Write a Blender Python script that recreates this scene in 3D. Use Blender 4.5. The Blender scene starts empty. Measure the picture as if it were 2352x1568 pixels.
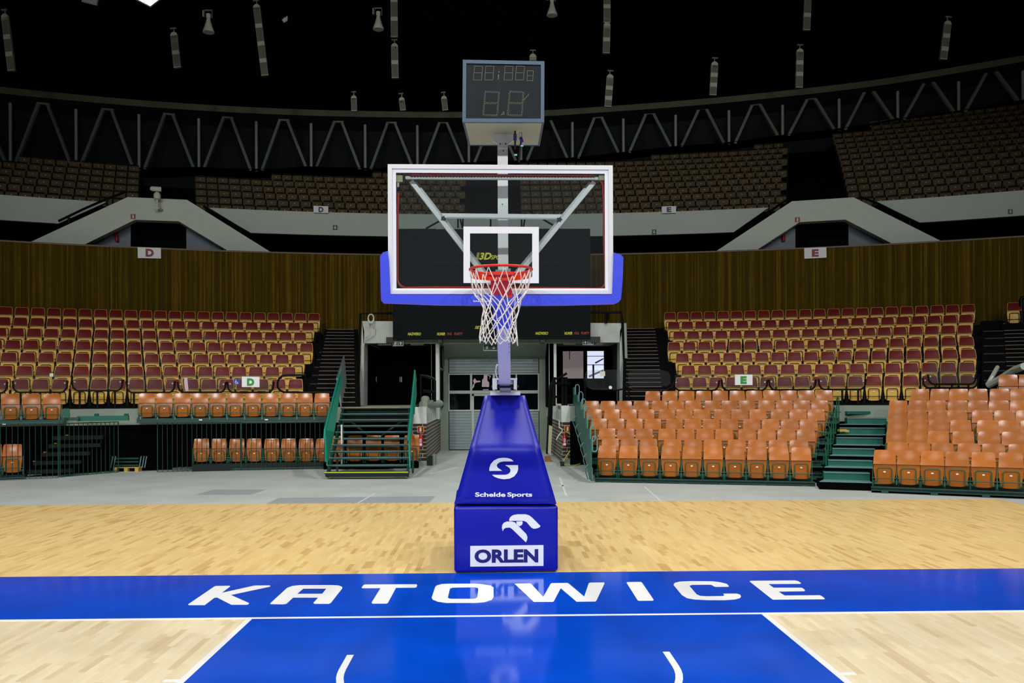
import bpy, math, random
from mathutils import Vector, Matrix
from mathutils.geometry import tessellate_polygon
random.seed(7)
PI = math.pi
sc = bpy.context.scene
COL = sc.collection

# ------------------------------------------------------------------ camera maths
FX, RHO, H, HX, HY = 2010.0, 0.00428, 2.105, 1176.0, 903.0
TH = 0.0199                      # the court is turned by this much against the lens axis
AC = Vector((0.0, -11.0))        # centre of the round arena

def uv(x, y):
    dx = x - HX; dy = y - HY
    return (dx - RHO*dy)/FX, (dy + RHO*dx)/FX
def P(x, y, Y):
    u, v = uv(x, y); return Vector((u*Y, Y, H - v*Y))
def Fl(x, y, z=0.0):
    u, v = uv(x, y); Y = (H - z)/v; return Vector((u*Y, Y, z))
def Cy(x, y, D):
    u, v = uv(x, y); R = D + 11.0
    # (u Y)^2 + (Y+11)^2 = R^2
    a = u*u + 1; b = 22.0; c = 121.0 - R*R
    Y = (-b + math.sqrt(b*b - 4*a*c))/(2*a)
    return Vector((u*Y, Y, H - v*Y))
def Ln(x, y, p0, ang):
    u, v = uv(x, y); dx, dy = math.cos(ang), math.sin(ang)
    # p0 + t d = (uY, Y)
    # u*(p0y + t dy) = p0x + t dx
    t = (u*p0[1] - p0[0])/(dx - u*dy)
    Y = p0[1] + t*dy
    return Vector((u*Y, Y, H - v*Y))
def W(a, b, z=0.0):
    return Vector((a*math.cos(TH) - b*math.sin(TH), a*math.sin(TH) + b*math.cos(TH), z))
def azim(p): return math.atan2(p.x - AC.x, p.y - AC.y)
def ringp(D, a, z):
    R = D + 11.0; return Vector((AC.x + R*math.sin(a), AC.y + R*math.cos(a), z))

# ------------------------------------------------------------------ mesh builder
class MB:
    def __init__(s): s.v = []; s.f = []; s.m = []; s.uv = {}
    def face(s, pts, m=0):
        n = len(s.v); s.v += [tuple(p) for p in pts]; s.f.append(tuple(range(n, n+len(pts)))); s.m.append(m); return s
    def box(s, a, b, m=0):
        x0, y0, z0 = a; x1, y1, z1 = b
        return s.hexa([(x0,y0,z0),(x1,y0,z0),(x1,y1,z0),(x0,y1,z0),(x0,y0,z1),(x1,y0,z1),(x1,y1,z1),(x0,y1,z1)], m)
    def hexa(s, p, m=0):
        n = len(s.v); s.v += [tuple(q) for q in p]
        for q in ((3,2,1,0),(4,5,6,7),(0,1,5,4),(1,2,6,5),(2,3,7,6),(3,0,4,7)):
            s.f.append(tuple(n+i for i in q)); s.m.append(m)
        return s
    def obox(s, c, ax, ay, az, m=0):
        c = Vector(c); ax = Vector(ax); ay = Vector(ay); az = Vector(az)
        return s.hexa([c-ax-ay-az, c+ax-ay-az, c+ax+ay-az, c-ax+ay-az, c-ax-ay+az, c+ax-ay+az, c+ax+ay+az, c-ax+ay+az], m)
    def beam(s, p, q, w, h, m=0, up=(0,0,1)):
        p = Vector(p); q = Vector(q); d = (q-p); L = d.length; d.normalize()
        sd = d.cross(Vector(up))
        if sd.length < 1e-4: sd = d.cross(Vector((1,0,0)))
        sd.normalize(); u = sd.cross(d)
        return s.obox((p+q)/2, d*L/2, sd*w/2, u*h/2, m)
    def prism(s, loops, off, m=0):
        loops = [[Vector(p) for p in l] for l in loops]; off = Vector(off)
        tris = tessellate_polygon(loops); flat = [p for l in loops for p in l]
        n = len(s.v); N = len(flat)
        s.v += [tuple(p) for p in flat] + [tuple(p+off) for p in flat]
        for t in tris:
            s.f.append((n+t[0], n+t[1], n+t[2])); s.m.append(m)
            s.f.append((n+N+t[2], n+N+t[1], n+N+t[0])); s.m.append(m)
        k = 0
        for l in loops:
            L = len(l)
            for i in range(L):
                j = (i+1) % L
                s.f.append((n+k+i, n+k+j, n+N+k+j, n+N+k+i)); s.m.append(m)
            k += L
        return s
    def tube(s, path, r, n=8, closed=False, m=0):
        path = [Vector(p) for p in path]; k = len(path); base = len(s.v); prev = None
        for i, p in enumerate(path):
            if closed: d = path[(i+1) % k] - path[i-1]
            else: d = path[min(i+1, k-1)] - path[max(i-1, 0)]
            d.normalize()
            if prev is None:
                a = Vector((0,0,1)) if abs(d.z) < .9 else Vector((1,0,0))
                u = d.cross(a).normalized()
            else:
                u = prev - d*prev.dot(d)
                u = u.normalized() if u.length > 1e-6 else d.orthogonal().normalized()
            prev = u; w = d.cross(u)
            rr = r[i] if isinstance(r, (list, tuple)) else r
            for j in range(n):
                t = 2*PI*j/n; s.v.append(tuple(p + (u*math.cos(t) + w*math.sin(t))*rr))
        for i in range(k if closed else k-1):
            a = base + i*n; b = base + ((i+1) % k)*n
            for j in range(n):
                s.f.append((a+j, a+(j+1) % n, b+(j+1) % n, b+j)); s.m.append(m)
        if not closed:
            s.f.append(tuple(base+j for j in range(n))[::-1]); s.m.append(m)
            s.f.append(tuple(base+(k-1)*n+j for j in range(n))); s.m.append(m)
        return s
    def lathe(s, prof, c, ax=(0,0,1), n=16, m=0):
        c = Vector(c); ax = Vector(ax).normalized()
        return s.tube([c + ax*h for _, h in prof], [max(r, 1e-4) for r, _ in prof], n, False, m)
    def grid(s, fn, nu, nv, thick=None, m=0):
        n = len(s.v); q = nu+1
        pts = [[Vector(fn(i/nu, j/nv)) for i in range(nu+1)] for j in range(nv+1)]
        s.v += [tuple(p) for r in pts for p in r]
        for j in range(nv):
            for i in range(nu):
                s.f.append((n+j*q+i, n+j*q+i+1, n+(j+1)*q+i+1, n+(j+1)*q+i)); s.m.append(m)
        if thick:
            T = Vector(thick); b = len(s.v); s.v += [tuple(p+T) for r in pts for p in r]
            for j in range(nv):
                for i in range(nu):
                    s.f.append((b+j*q+i, b+(j+1)*q+i, b+(j+1)*q+i+1, b+j*q+i+1)); s.m.append(m)
            ed = [j*q for j in range(nv+1)][::-1]
            rim = [i for i in range(q)] + [j*q+nu for j in range(1, nv+1)] + [nv*q+i for i in range(nu-1, -1, -1)] + [j*q for j in range(nv-1, 0, -1)]
            for a in range(len(rim)):
                c, d = rim[a], rim[(a+1) % len(rim)]
                s.f.append((n+c, b+c, b+d, n+d)); s.m.append(m)
        return s
    def ring(s, D0, z0, D1, z1, a0, a1, n=48, m=0, R0=0.0):
        # strip between two circles, with metric uv
        for i in range(n):
            t0 = a0 + (a1-a0)*i/n; t1 = a0 + (a1-a0)*(i+1)/n
            f0 = z0(t0) if callable(z0) else z0; f1 = z0(t1) if callable(z0) else z0
            g0 = z1(t0) if callable(z1) else z1; g1 = z1(t1) if callable(z1) else z1
            k = len(s.f)
            s.face([ringp(D0, t0, f0), ringp(D0, t1, f1), ringp(D1, t1, g1), ringp(D1, t0, g0)], m)
            R = D0 + 11
            h = math.hypot(D1-D0, g0-f0)
            s.uv[k] = [(t0*R, 0), (t1*R, 0), (t1*R, h), (t0*R, h)]
        return s
    def build(s, name, mats, parent=None, smooth=False, loc=None, rz=None):
        me = bpy.data.meshes.new(name)
        me.from_pydata([tuple(v) for v in s.v], [], s.f)
        if not isinstance(mats, (list, tuple)): mats = [mats]
        for m in mats: me.materials.append(m)
        if len(mats) > 1: me.polygons.foreach_set('material_index', s.m)
        if s.uv:
            ul = me.uv_layers.new(name='UVMap')
            for k, c in s.uv.items():
                p = me.polygons[k]
                for li, co in zip(p.loop_indices, c): ul.data[li].uv = co
        if smooth:
            me.polygons.foreach_set('use_smooth', [True]*len(me.polygons))
            try: me.set_sharp_from_angle(angle=math.radians(38))
            except Exception: pass
        me.update()
        o = bpy.data.objects.new(name, me); COL.objects.link(o)
        if parent: o.parent = parent
        if loc is not None: o.location = loc
        if rz is not None: o.rotation_euler = (0, 0, rz)
        return o

def tag(o, label=None, cat=None, group=None, kind=None):
    if label: o['label'] = label
    if cat: o['category'] = cat
    if group: o['group'] = group
    if kind: o['kind'] = kind
    return o
def empty(name, loc=(0,0,0), rz=0.0, label=None, cat=None, group=None, kind=None):
    o = bpy.data.objects.new(name, None); COL.objects.link(o); o.empty_display_size = .1
    o.location = loc; o.rotation_euler = (0, 0, rz)
    return tag(o, label, cat, group, kind)
def copy_tree(o, parent=None):
    c = o.copy(); COL.objects.link(c)
    if parent is not None: c.parent = parent
    for ch in KIDS.get(o.name, []):
        g = ch.copy(); COL.objects.link(g); g.parent = c
        for ch2 in KIDS.get(ch.name, []):
            h = ch2.copy(); COL.objects.link(h); h.parent = g
    return c
KIDS = {}
def remember(root):
    for o in bpy.data.objects:
        if o.parent: KIDS.setdefault(o.parent.name, [])
    for o in bpy.data.objects:
        if o.parent is root or (o.parent and o.parent.parent is root):
            L = KIDS.setdefault(o.parent.name, [])
            if o not in L: L.append(o)

# ------------------------------------------------------------------ materials
def lin(c):
    r = []
    for v in c:
        v = v/255.0; r.append(v/12.92 if v <= .04045 else ((v+.055)/1.055)**2.4)
    return tuple(r) + (1.0,)
MATS = {}
def mat(name, c, rough=.5, metal=0.0, spec=.5, noise=0.0, nscale=4.0, emit=None, es=1.0, coat=0.0, rnd=0.0, bump=0.0, bscale=60):
    m = bpy.data.materials.new(name); m.use_nodes = True; MATS[name] = m
    nt = m.node_tree; b = nt.nodes['Principled BSDF']
    b.inputs['Base Color'].default_value = lin(c)
    b.inputs['Roughness'].default_value = rough; b.inputs['Metallic'].default_value = metal
    b.inputs['Specular IOR Level'].default_value = spec
    if coat:
        b.inputs['Coat Weight'].default_value = coat; b.inputs['Coat Roughness'].default_value = .08
    if emit:
        b.inputs['Emission Color'].default_value = lin(emit); b.inputs['Emission Strength'].default_value = es
    src = None
    tc = nt.nodes.new('ShaderNodeTexCoord')
    if noise:
        n = nt.nodes.new('ShaderNodeTexNoise'); n.inputs['Scale'].default_value = nscale; n.inputs['Detail'].default_value = 6
        nt.links.new(tc.outputs['Object'], n.inputs['Vector'])
        mr = nt.nodes.new('ShaderNodeMapRange'); mr.inputs[1].default_value = .25; mr.inputs[2].default_value = .75
        mr.inputs[3].default_value = 1-noise; mr.inputs[4].default_value = 1+noise
        nt.links.new(n.outputs['Fac'], mr.inputs[0]); src = mr.outputs[0]
    if rnd:
        oi = nt.nodes.new('ShaderNodeObjectInfo')
        mr = nt.nodes.new('ShaderNodeMapRange'); mr.inputs[3].default_value = 1-rnd; mr.inputs[4].default_value = 1+rnd
        nt.links.new(oi.outputs['Random'], mr.inputs[0])
        if src is None: src = mr.outputs[0]
        else:
            mm = nt.nodes.new('ShaderNodeMath'); mm.operation = 'MULTIPLY'
            nt.links.new(src, mm.inputs[0]); nt.links.new(mr.outputs[0], mm.inputs[1]); src = mm.outputs[0]
    if src is not None:
        vm = nt.nodes.new('ShaderNodeVectorMath'); vm.operation = 'SCALE'; vm.inputs[0].default_value = lin(c)[:3]
        nt.links.new(src, vm.inputs['Scale']); nt.links.new(vm.outputs[0], b.inputs['Base Color'])
    if bump:
        n = nt.nodes.new('ShaderNodeTexNoise'); n.inputs['Scale'].default_value = bscale
        nt.links.new(tc.outputs['Object'], n.inputs['Vector'])
        bp = nt.nodes.new('ShaderNodeBump'); bp.inputs['Strength'].default_value = bump; bp.inputs['Distance'].default_value = .02
        nt.links.new(n.outputs['Fac'], bp.inputs['Height']); nt.links.new(bp.outputs[0], b.inputs['Normal'])
    return m
class N:
    """tiny node helper"""
    def __init__(s, m): s.t = m.node_tree; s.b = s.t.nodes['Principled BSDF']
    def add(s, typ, **kw):
        n = s.t.nodes.new(typ)
        for k, v in kw.items(): setattr(n, k, v)
        return n
    def ln(s, a, b): s.t.links.new(a, b)
    def math(s, op, a, b=None):
        n = s.add('ShaderNodeMath', operation=op)
        for i, q in enumerate((a, b)):
            if q is None: continue
            if isinstance(q, (int, float)): n.inputs[i].default_value = q
            else: s.ln(q, n.inputs[i])
        return n.outputs[0]

def plank_mat(name, cl, cm, cd, rough):
    m = mat(name, cm, rough, spec=.5); n = N(m)
    tc = n.add('ShaderNodeTexCoord'); sx = n.add('ShaderNodeSeparateXYZ'); n.ln(tc.outputs['Object'], sx.inputs[0])
    row = n.math('FLOOR', n.math('DIVIDE', sx.outputs[0], .060))
    wn = n.add('ShaderNodeTexWhiteNoise', noise_dimensions='1D'); n.ln(row, wn.inputs['W'])
    off = n.math('MULTIPLY', wn.outputs['Value'], 7.3)
    L = n.math('ADD', n.math('DIVIDE', sx.outputs[1], .43), off)
    col = n.math('FLOOR', L)
    cb = n.add('ShaderNodeCombineXYZ'); n.ln(row, cb.inputs[0]); n.ln(col, cb.inputs[1])
    w2 = n.add('ShaderNodeTexWhiteNoise', noise_dimensions='2D'); n.ln(cb.outputs[0], w2.inputs['Vector'])
    cr = n.add('ShaderNodeValToRGB'); e = cr.color_ramp
    e.elements[0].position = 0; e.elements[0].color = lin(cd); e.elements[1].position = 1; e.elements[1].color = lin(cl)
    x = e.elements.new(.09); x.color = lin([int(a*.45+b*.55) for a, b in zip(cd, cm)]); x = e.elements.new(.24); x.color = lin(cm)
    n.ln(w2.outputs['Value'], cr.inputs[0])
    # grain
    mp = n.add('ShaderNodeMapping'); mp.inputs['Scale'].default_value = (22, 1.6, 1); n.ln(tc.outputs['Object'], mp.inputs[0])
    ns = n.add('ShaderNodeTexNoise'); ns.inputs['Scale'].default_value = 1.4; ns.inputs['Detail'].default_value = 5
    ad = n.add('ShaderNodeVectorMath', operation='ADD'); n.ln(mp.outputs[0], ad.inputs[0]); n.ln(w2.outputs['Color'], ad.inputs[1]); n.ln(ad.outputs[0], ns.inputs['Vector'])
    g = n.add('ShaderNodeMapRange'); g.inputs[1].default_value = .3; g.inputs[2].default_value = .75; g.inputs[3].default_value = .94; g.inputs[4].default_value = 1.05
    n.ln(ns.outputs['Fac'], g.inputs[0])
    # seams
    fx = n.math('FRACT', n.math('DIVIDE', sx.outputs[0], .060)); s1 = n.math('GREATER_THAN', fx, .965)
    fy = n.math('FRACT', L); s2 = n.math('GREATER_THAN', fy, .992)
    sm = n.math('MULTIPLY', n.math('MAXIMUM', s1, s2), .14); k = n.math('SUBTRACT', g.outputs[0], sm)
    vm = n.add('ShaderNodeVectorMath', operation='SCALE'); n.ln(cr.outputs[0], vm.inputs[0]); n.ln(k, vm.inputs['Scale'])
    n.ln(vm.outputs[0], n.b.inputs['Base Color'])
    return m
M_woodin = plank_mat('court_maple_inside', (236,222,188), (229,212,174), (214,192,154), .28)
M_woodout = plank_mat('court_maple_outside', (236,206,142), (227,194,127), (206,168,106), .33)
M_blue = mat('blue_court_lacquer', (0,74,206), .10, spec=.55, noise=.14, nscale=1.3)
M_line = mat('white_court_line', (240,242,244), .25)
M_conc = mat('grey_concrete_floor', (182,190,186), .5, noise=.12, nscale=.9)
M_concpatch = mat('darker_floor_patch', (150,160,162), .5, noise=.05)
M_concline = mat('worn_floor_marking', (205,210,208), .6)

M_bluepad = mat('blue_vinyl_padding', (1,12,160), .36, spec=.45, noise=.05, nscale=2, bump=.12, bscale=5)
M_bluepad2 = mat('bright_blue_foam_padding', (56,74,228), .42, spec=.4, bump=.1, bscale=9)
M_white = mat('white_powder_coat', (226,228,228), .35)
M_whitep = mat('white_print', (236,240,244), .5)
M_navy = mat('navy_print', (6,14,110), .45)
M_silver = mat('grey_steel', (150,156,160), .35, metal=.7)
M_orange_rim = mat('orange_red_rim_steel', (222,44,8), .3)
M_red_tube = mat('red_light_strip', (190,40,22), .3)
M_netm = mat('white_net_cord', (232,226,212), .8)
M_clockframe = mat('blue_grey_aluminium', (58,82,104), .45, metal=.2)
M_clockface = mat('dark_tinted_panel', (20,28,34), .4, spec=.12, noise=.3, nscale=5)
M_led = mat('unlit_led_dots', (150,152,118), .6)
M_beige = mat('beige_painted_steel', (160,166,128), .5)
M_black = mat('black_rubber', (10,10,11), .5)
M_bluetape = mat('dark_blue_plug', (24,20,110), .5)
M_cyan = mat('pale_cyan_tag', (110,210,210), .5)

M_board = mat('scoreboard_black', (11,19,22), .5, spec=.06, noise=.15, nscale=.6)
M_seam = mat('scoreboard_seam', (26,38,42), .6, spec=.1)
M_yel = mat('yellow_print', (222,226,40), .5)
M_olive = mat('olive_print', (140,146,40), .5)
M_redp = mat('dull_red_print', (168,40,22), .5)

M_ply = mat('orange_plywood', (170,95,17), .26, spec=.42, noise=.10, nscale=6, rnd=.12)
M_yply = mat('yellow_plywood', (226,182,80), .42, spec=.3, noise=.05, nscale=5, rnd=.05)
M_mar = mat('maroon_seat_pad', (104,27,26), .42, spec=.16, rnd=.07)
M_black_tube = mat('black_steel_tube', (9,9,10), .5, spec=.15)
M_gtube = mat('dark_green_steel_tube', (18,92,68), .35)
M_green = mat('teal_green_steel', (0,94,80), .4, noise=.05)
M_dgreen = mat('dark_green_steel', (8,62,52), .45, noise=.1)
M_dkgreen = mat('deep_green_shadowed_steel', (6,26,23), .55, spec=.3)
M_vdgreen = mat('dimmed_green_steel', (5,18,16), .6, spec=.2)  # green steel darkened to paint in the dimness behind the fence
M_tread = mat('grey_green_step_tread', (98,138,140), .5)
M_plate = mat('white_number_plate', (232,234,236), .4)
M_dkpan = mat('dark_brown_seat', (96,82,52), .6, spec=.2, rnd=.12)
M_dkback = mat('black_seat_back', (16,14,14), .6)
M_tier = mat('black_stand_floor', (8,8,9), .8, spec=.1)
M_nosing = mat('pale_step_nosing', (144,126,114), .6)
M_ndark = mat('dark_red_step_edge', (52,20,20), .6)

M_band = mat('balcony_white_paint', (192,206,198), .65, noise=.04, nscale=.7)
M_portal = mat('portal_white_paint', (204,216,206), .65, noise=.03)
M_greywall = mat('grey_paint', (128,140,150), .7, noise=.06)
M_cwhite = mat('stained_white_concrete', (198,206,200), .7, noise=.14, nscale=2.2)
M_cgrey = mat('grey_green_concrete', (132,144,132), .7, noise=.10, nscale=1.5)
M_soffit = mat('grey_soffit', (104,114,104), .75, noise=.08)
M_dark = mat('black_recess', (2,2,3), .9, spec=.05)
M_door = mat('grey_sectional_door', (128,142,146), .5, noise=.04)
M_doorframe = mat('pale_grey_door_frame', (166,176,170), .5)
M_dglass = mat('dark_door_glass', (6,12,14), .06)
M_pink = mat('pale_pink_matte', (206,180,196), .7)
M_ceiling = mat('black_ceiling', (1,1,2), .9, spec=.1)
M_fascia = mat('dark_concrete_ring', (112,118,98), .8, noise=.2, nscale=.6)
M_backdark = mat('dark_blue_green_wall', (18,26,28), .8)
M_pipe = mat('pale_steel_pipe', (190,200,188), .45, metal=.1)
M_diag = mat('grey_green_steel_pipe', (132,146,136), .5)
M_baffle = mat('grey_mesh_panel', (108,118,104), .7)
M_bafflecap = mat('pale_panel_cap', (196,200,178), .6)
M_sgreen = mat('exit_sign_green', (8,84,52), .5)
M_sred = mat('fire_sign_red', (150,18,18), .5)
M_extred = mat('extinguisher_red', (176,24,28), .3)
M_wblue = mat('sign_blue', (36,60,170), .5)
M_letgreen = mat('green_letter', (30,150,40), .5)
M_letred = mat('dark_red_letter', (130,12,16), .5)
M_letblue = mat('navy_letter', (28,36,96), .5)
M_hose = mat('yellow_green_hose', (190,200,60), .5)
M_pallet = mat('yellow_pallet_wood', (196,164,70), .7)
M_offwhite = mat('off_white_plastic', (214,218,206), .5)
M_lampglass = mat('lit_floodlight_glass', (255,255,255), .3, emit=(228,236,255), es=30)
M_lampdim = mat('floodlight_glass', (150,160,150), .3)
M_winlit = mat('daylight_window', (255,255,255), .3, emit=(214,222,250), es=1.0)
M_windim = mat('frosted_daylight_window', (120,110,110), .4, emit=(150,136,138), es=.42)
M_lobby = mat('lobby_floor', (92,92,72), .5)
M_plank = mat('pale_bare_board', (200,196,160), .7)
M_brownbox = mat('brown_board', (150,84,44), .6)
M_led_red = mat('red_indicator', (255,40,40), .5, emit=(255,30,30), es=1.0)

def glass_mat(name, tint, a, rough=.03):
    m = bpy.data.materials.new(name); m.use_nodes = True; nt = m.node_tree; b = nt.nodes['Principled BSDF']
    out = nt.nodes['Material Output']
    tr = nt.nodes.new('ShaderNodeBsdfTransparent'); tr.inputs[0].default_value = tint + (1,)
    gl = nt.nodes.new('ShaderNodeBsdfGlossy'); gl.inputs['Roughness'].default_value = rough; gl.inputs[0].default_value = (1,1,1,1)
    df = nt.nodes.new('ShaderNodeBsdfDiffuse'); df.inputs[0].default_value = (.5,.58,.6,1)
    fr = nt.nodes.new('ShaderNodeFresnel'); fr.inputs[0].default_value = 1.5
    m1 = nt.nodes.new('ShaderNodeMixShader'); m2 = nt.nodes.new('ShaderNodeMixShader')
    nt.links.new(fr.outputs[0], m1.inputs[0]); nt.links.new(tr.outputs[0], m1.inputs[1]); nt.links.new(gl.outputs[0], m1.inputs[2])
    m2.inputs[0].default_value = a; nt.links.new(m1.outputs[0], m2.inputs[1]); nt.links.new(df.outputs[0], m2.inputs[2])
    nt.links.new(m2.outputs[0], out.inputs[0]); nt.nodes.remove(b)
    return m
M_glass = glass_mat('backboard_glass', (.94,.97,.97), .012)
M_pglass = glass_mat('railing_acrylic', (.9,.91,.92), .02, .05)

def slat_mat():
    m = mat('brown_vertical_wood_slats', (80,60,20), .75, spec=.04); n = N(m)
    tc = n.add('ShaderNodeTexCoord'); sx = n.add('ShaderNodeSeparateXYZ'); n.ln(tc.outputs['UV'], sx.inputs[0])
    k = n.math('FLOOR', n.math('DIVIDE', sx.outputs[0], .055))
    wn = n.add('ShaderNodeTexWhiteNoise', noise_dimensions='1D'); n.ln(k, wn.inputs['W'])
    mp = n.add('ShaderNodeMapping'); mp.inputs['Scale'].default_value = (5.5, .25, 1); n.ln(tc.outputs['UV'], mp.inputs[0])
    ns = n.add('ShaderNodeTexNoise'); ns.inputs['Scale'].default_value = 2.2; ns.inputs['Detail'].default_value = 8; ns.inputs['Roughness'].default_value = .7
    n.ln(mp.outputs[0], ns.inputs['Vector'])
    s = n.math('ADD', n.math('MULTIPLY', wn.outputs['Value'], .42), n.math('MULTIPLY', ns.outputs['Fac'], .72))
    cr = n.add('ShaderNodeValToRGB'); e = cr.color_ramp
    e.elements[0].position = .15; e.elements[0].color = lin((56,46,10)); e.elements[1].position = 1.0; e.elements[1].color = lin((138,110,34))
    x = e.elements.new(.62); x.color = lin((84,68,16))
    n.ln(s, cr.inputs[0])
    fr = n.math('FRACT', n.math('DIVIDE', sx.outputs[0], .055)); g = n.math('GREATER_THAN', fr, .78)
    kk = n.math('SUBTRACT', 1.0, n.math('MULTIPLY', g, .32))
    vm = n.add('ShaderNodeVectorMath', operation='SCALE'); n.ln(cr.outputs[0], vm.inputs[0]); n.ln(kk, vm.inputs['Scale'])
    n.ln(vm.outputs[0], n.b.inputs['Base Color'])
    return m
M_slat = slat_mat()
def brick_mat():
    m = mat('dark_brick_pale_mortar', (40,30,26), .6); n = N(m)
    tc = n.add('ShaderNodeTexCoord')
    br = n.add('ShaderNodeTexBrick'); br.offset = .5
    br.inputs['Color1'].default_value = lin((44,34,30)); br.inputs['Color2'].default_value = lin((60,44,36)); br.inputs['Mortar'].default_value = lin((196,186,164))
    br.inputs['Scale'].default_value = 1; br.inputs['Mortar Size'].default_value = .011; br.inputs['Brick Width'].default_value = .30; br.inputs['Row Height'].default_value = .112
    n.ln(tc.outputs['UV'], br.inputs['Vector']); n.ln(br.outputs['Color'], n.b.inputs['Base Color'])
    return m
M_brick = brick_mat()
def radiator_mat():
    m = mat('dark_slatted_radiator', (40,50,48), .6); n = N(m)
    tc = n.add('ShaderNodeTexCoord'); sx = n.add('ShaderNodeSeparateXYZ'); n.ln(tc.outputs['UV'], sx.inputs[0])
    fr = n.math('FRACT', n.math('DIVIDE', sx.outputs[0], .11)); g = n.math('GREATER_THAN', fr, .6)
    vm = n.add('ShaderNodeVectorMath', operation='SCALE'); vm.inputs[0].default_value = lin((64,78,74))[:3]; n.ln(g, vm.inputs['Scale'])
    n.ln(vm.outputs[0], n.b.inputs['Base Color'])
    return m
M_rad = radiator_mat()

# ------------------------------------------------------------------ text helper
def text_mb(s, g, thick, size_box=None, bold=0.0, shear=0.0, m=0, mb=None):
    """text s mapped so its bounding box fills the unit square handed to g(u,v)"""
    cu = bpy.data.curves.new('t', 'FONT'); cu.body = s; cu.offset = bold; cu.shear = shear; cu.resolution_u = 4
    ob = bpy.data.objects.new('t', cu); COL.objects.link(ob)
    dg = bpy.context.evaluated_depsgraph_get()
    me = bpy.data.meshes.new_from_object(ob.evaluated_get(dg))
    xs = [v.co.x for v in me.vertices]; ys = [v.co.y for v in me.vertices]
    x0, x1, y0, y1 = min(xs), max(xs), min(ys), max(ys)
    if mb is None: mb = MB()
    n = len(mb.v); K = len(me.vertices); T = Vector(thick)
    top = [Vector(g((v.co.x-x0)/(x1-x0), (v.co.y-y0)/(y1-y0))) for v in me.vertices]
    mb.v += [tuple(p) for p in top] + [tuple(p+T) for p in top]
    cnt = {}
    for p in me.polygons:
        vs = list(p.vertices); mb.f.append(tuple(n+i for i in vs)); mb.m.append(m)
        for i in range(len(vs)):
            e = (vs[i], vs[(i+1) % len(vs)]); cnt[e] = cnt.get(e, 0)+1
    for (a, b) in list(cnt):
        if (b, a) not in cnt:
            mb.f.append((n+a, n+K+a, n+K+b, n+b)); mb.m.append(m)
    bpy.data.objects.remove(ob); bpy.data.curves.remove(cu); bpy.data.meshes.remove(me)
    return mb
def quadmap(p00, p10, p01):
    p00 = Vector(p00); a = Vector(p10)-p00; b = Vector(p01)-p00
    return lambda u, v: p00 + a*u + b*v

ORD = ['zeroth','first','second','third','fourth','fifth','sixth','seventh','eighth','ninth','tenth','eleventh','twelfth','thirteenth','fourteenth','fifteenth','sixteenth','seventeenth','eighteenth','nineteenth','twentieth','twenty-first','twenty-second','twenty-third','twenty-fourth','twenty-fifth','twenty-sixth','twenty-seventh','twenty-eighth','twenty-ninth','thirtieth','thirty-first','thirty-second','thirty-third','thirty-fourth','thirty-fifth','thirty-sixth']
# ================================================================== FLOOR
o = MB().box((-45,-14,-.33), (45,60,-.03)).build('floor', M_conc); tag(o, kind='structure')
# basketball court: built in its own frame (turned by TH)
def court(x, y, z=0.0):
    p = Fl(x, y, z); c, s = math.cos(TH), math.sin(TH)
    return Vector((p.x*c + p.y*s, -p.x*s + p.y*c, z))
bl_in = court(1176, 1415.6).y; bl_out = bl_in + .055
band_far = court(1176, 1314.9).y
far = (court(100,1160).y + court(2200,1145.6).y)/2
right_edge = court(2292,1146).x
court_o = empty('basketball_court', (0,0,0), TH, 'pale wooden basketball court with blue painted end strip and key', 'court floor')
MB().box((-24,bl_in+.02,-.03),(right_edge,far,0)).build('wood_runoff', M_woodout, court_o)
MB().box((-24,-6,-.03),(right_edge,bl_in+.02,0)).build('wood_playing_area', M_woodin, court_o)
e = .0015
MB().box((-24,bl_out,-.001),(right_edge,band_far,e)).build('blue_end_strip', M_blue, court_o)
kl_o = court(564,1423).x; kr_o = court(1762,1410).x
kl_i = kl_o + .055; kr_i = kr_o - .055
MB().box((kl_i,-6,-.001),(kr_i,bl_in,e)).build('blue_key', M_blue, court_o)
MB().box((-24,bl_in,-.001),(right_edge,bl_out,e*1.6)).build('baseline', M_line, court_o)
mb = MB(); mb.box((kl_o,-6,-.001),(kl_i,bl_in,e*1.6)); mb.box((kr_i,-6,-.001),(kr_o,bl_in,e*1.6))
tk = court(1935,1544).y
mb.box((kr_o,tk-.05,-.001),(kr_o+.11,tk,e*1.6)); tk = court(400,1560).y; mb.box((kl_o-.11,tk-.05,-.001),(kl_o,tk,e*1.6))
mb.build('key_line', M_line, court_o)
# no-charge semicircle
cxm = (court(797.8,1504.7).x + court(1536.3,1496.3).x)/2; ye = court(1176,1500.3).y; r1 = 1.25; r2 = 1.305
mb = MB(); pts_o = [(cxm-r2, ye)]; pts_i = [(cxm-r1, ye)]
for i in range(0, 41):
    t = PI + PI*i/40; pts_o.append((cxm+r2*math.cos(t), ye-.375+r2*math.sin(t))); pts_i.append((cxm+r1*math.cos(t), ye-.375+r1*math.sin(t)))
pts_o.append((cxm+r2, ye)); pts_i.append((cxm+r1, ye))
mb.prism([[(x,y,e*1.6) for x,y in pts_o] + [(x,y,e*1.6) for x,y in pts_i[::-1]]], (0,0,-.002)); mb.build('semicircle_line', M_line, court_o)
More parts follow.
